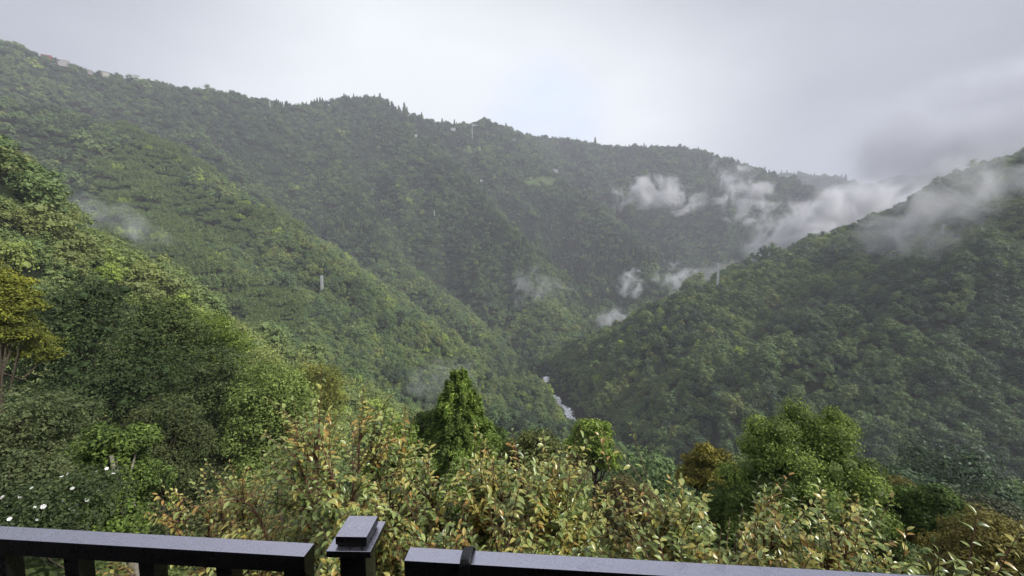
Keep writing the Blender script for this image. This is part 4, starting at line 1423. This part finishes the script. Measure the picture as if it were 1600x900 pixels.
DECK = simple_mat("dark_deck_board", (0.03, 0.026, 0.022), 0.7, 0.15, var=0.3, scale=5)
DECK_Z = -1.75
YAW = -math.radians(4.15)


def rail_panel(x0, y0, length, z_top, label, posts_at, end_side):
    """x0,y0: the near corner where the panel starts; it runs to +x turned by YAW"""
    e = empty("metal_railing", (x0, y0, DECK_Z), YAW)
    tag(e, label, "railing", "railing panels of the balcony")
    zt_ = z_top - DECK_Z
    mb = MB(); mb.box((length / 2, 0.025, zt_ - 0.025), (length, 0.05, 0.05)); wet_sheen_tops(mb.build("top_rail", PAINT, e, bevel=0.0012))
    mb = MB(); mb.box((length / 2, 0.025, 0.15), (length, 0.04, 0.04)); mb.build("bottom_rail", PAINT, e, bevel=0.0015)
    hgt = zt_ - 0.05 - 0.17
    for (xc, w) in posts_at:
        mb = MB(); mb.box((xc, 0.0255, 0.17 + hgt / 2 - 0.0005), (w, 0.041, hgt - 0.002)); mb.build("baluster" if w < 0.055 else "end_stile", PAINT, e, bevel=0.001)
    return e


# left panel: from far left to the post
LL = 2.4
sx, sy = -0.573 - LL * math.cos(YAW), 1.007 - LL * math.sin(YAW)
bal = [(LL - 0.0325, 0.064)] + [(LL - 0.265 + 0.022 - 0.236 * k, 0.046) for k in range(9)] + [(0.033, 0.064)]
rail_panel(sx, sy, LL, -0.83, "wet black railing panel left of the capped post", bal, 1)
# right panel
LR = 3.4
bal = [(0.033, 0.064)] + [(0.033 + 0.236 * (k + 1), 0.046) for k in range(13)]
rail_panel(-0.2936, 0.993, LR, -0.83, "wet black railing panel right of the capped post with a strap over it", bal, 1)

e = empty("railing_post", (-0.425, 1.010, DECK_Z), -math.radians(1.2))
tag(e, "square black railing post with a stepped wet cap", "post")
zp = -0.770 - DECK_Z
mb = MB(); mb.box((0, 0, (zp - 0.014) / 2), (0.07, 0.07, zp - 0.014)); mb.build("post_shaft", PAINT, e, bevel=0.002)
mb = MB(); mb.box((0, 0, zp - 0.009), (0.117, 0.117, 0.018)); wet_sheen_tops(mb.build("cap_plate", PAINT, e, bevel=0.001))
mb = MB(); mb.box((0.002, -0.002, zp + 0.003), (0.076, 0.076, 0.006)); mb.build("cap_neck", PAINT, e)
mb = MB(); mb.box((0.002, -0.002, zp + 0.0175), (0.083, 0.083, 0.023)); wet_sheen_tops(mb.build("cap_block", PAINT, e, bevel=0.001))

# strap looped over the right panel's rail
RUB = simple_mat("black_strap", (0.012, 0.012, 0.013), 0.35, 0.6, var=0.3, scale=60, bump=0.4)
tq = 0.165
bx0, by0 = -0.2936 + tq * math.cos(YAW), 0.993 + tq * math.sin(YAW)
prof = [(-0.016, -0.32), (-0.014, -0.10), (-0.013, -0.02), (-0.010, 0.006), (0.002, 0.017), (0.022, 0.022), (0.044, 0.018), (0.058, 0.006), (0.062, -0.02), (0.060, -0.30)]
mb = MB(); w = 0.031
fr_ = []
for q, (yy, zz) in enumerate(prof):
    sh = 0.012 * (q / 9) + (0.010 if q > 3 else 0)
    for o_ in (0.0, 1.0):
        fr_.append((-w / 2 + sh, yy + (0.003 if 3 < q else 0) * 0, zz)); fr_.append((w / 2 + sh, yy, zz)) if o_ == 0.0 else None
prof = np.array(prof)
tn_ = np.gradient(prof, axis=0); tn_ /= np.linalg.norm(tn_, axis=1)[:, None]
nrm_ = np.column_stack([-tn_[:, 1], tn_[:, 0]])
Vs = []
for q in range(len(prof)):
    sh = 0.010 * q / 9
    oy, oz = prof[q]; iy, iz = prof[q] - nrm_[q] * 0.0045
    # outer and inner faces of the band
    Vs += [(-w / 2 + sh, oy, oz), (w / 2 + sh, oy, oz), (w / 2 + sh, iy, iz), (-w / 2 + sh, iy, iz)]
k_ = np.arange(len(prof) - 1)[:, None] * 4; j = np.arange(4)[None, :]; j2 = (j + 1) % 4
mb.add(Vs, np.stack([k_ + j, k_ + j2, k_ + 4 + j2, k_ + 4 + j], -1).reshape(-1, 4))
o = mb.build("strap", RUB, None, True)
o.location = (bx0, by0, -0.83); o.rotation_euler = (0, 0, YAW)
m_ = o.modifiers.new("subdivision", 'SUBSURF'); m_.levels = 1; m_.render_levels = 2
tag(o, "black rubber strap looped over the right railing panel", "strap")

# unseen wall, roof and door added behind the camera to darken railing reflections
shade_house = empty("house", (0, -2.6, DECK_Z)); tag(shade_house, "unseen dark wall and roof added behind the balcony to darken the railing", "house")
DW = simple_mat("dark_wall", (0.05, 0.042, 0.036), 0.8, 0.1, var=0.2, scale=3)
mb = MB(); mb.box((0, -0.1, 1.6), (9.0, 0.2, 3.4)); mb.build("wall", DW, shade_house)
mb = MB(); mb.box((0, 1.2, 3.36), (9.6, 3.0, 0.12)); mb.build("roof", DW, shade_house)
mb = MB(); mb.box((1.2, 0.02, 1.03), (1.0, 0.06, 2.06)); dr_ = mb.build("door", DECK, shade_house)
mb = MB(); mb.box((0.8, 0.07, 1.0), (0.03, 0.04, 0.14)); mb.build("handle", STEEL, dr_)
# deck under the camera
dk = empty("balcony_deck", (0, 0, DECK_Z)); dk["kind"] = 'structure'
nb_ = 24
for k in range(nb_):
    mb = MB(); mb.box((0, 1.16 - 0.075 - k * 0.155, -0.02), (7.2, 0.15, 0.04)); mb.build("deck_board", DECK, dk)
mb = MB()
for x_ in (-3.4, -1.2, 1.2, 3.4):
    mb.box((x_, 0.95, -1.3), (0.14, 0.14, 2.5)); mb.box((x_, 0.0, -0.13), (0.1, 2.3, 0.16))
o = mb.build("deck_frame", DECK, dk)
o["kind"] = 'stuff'
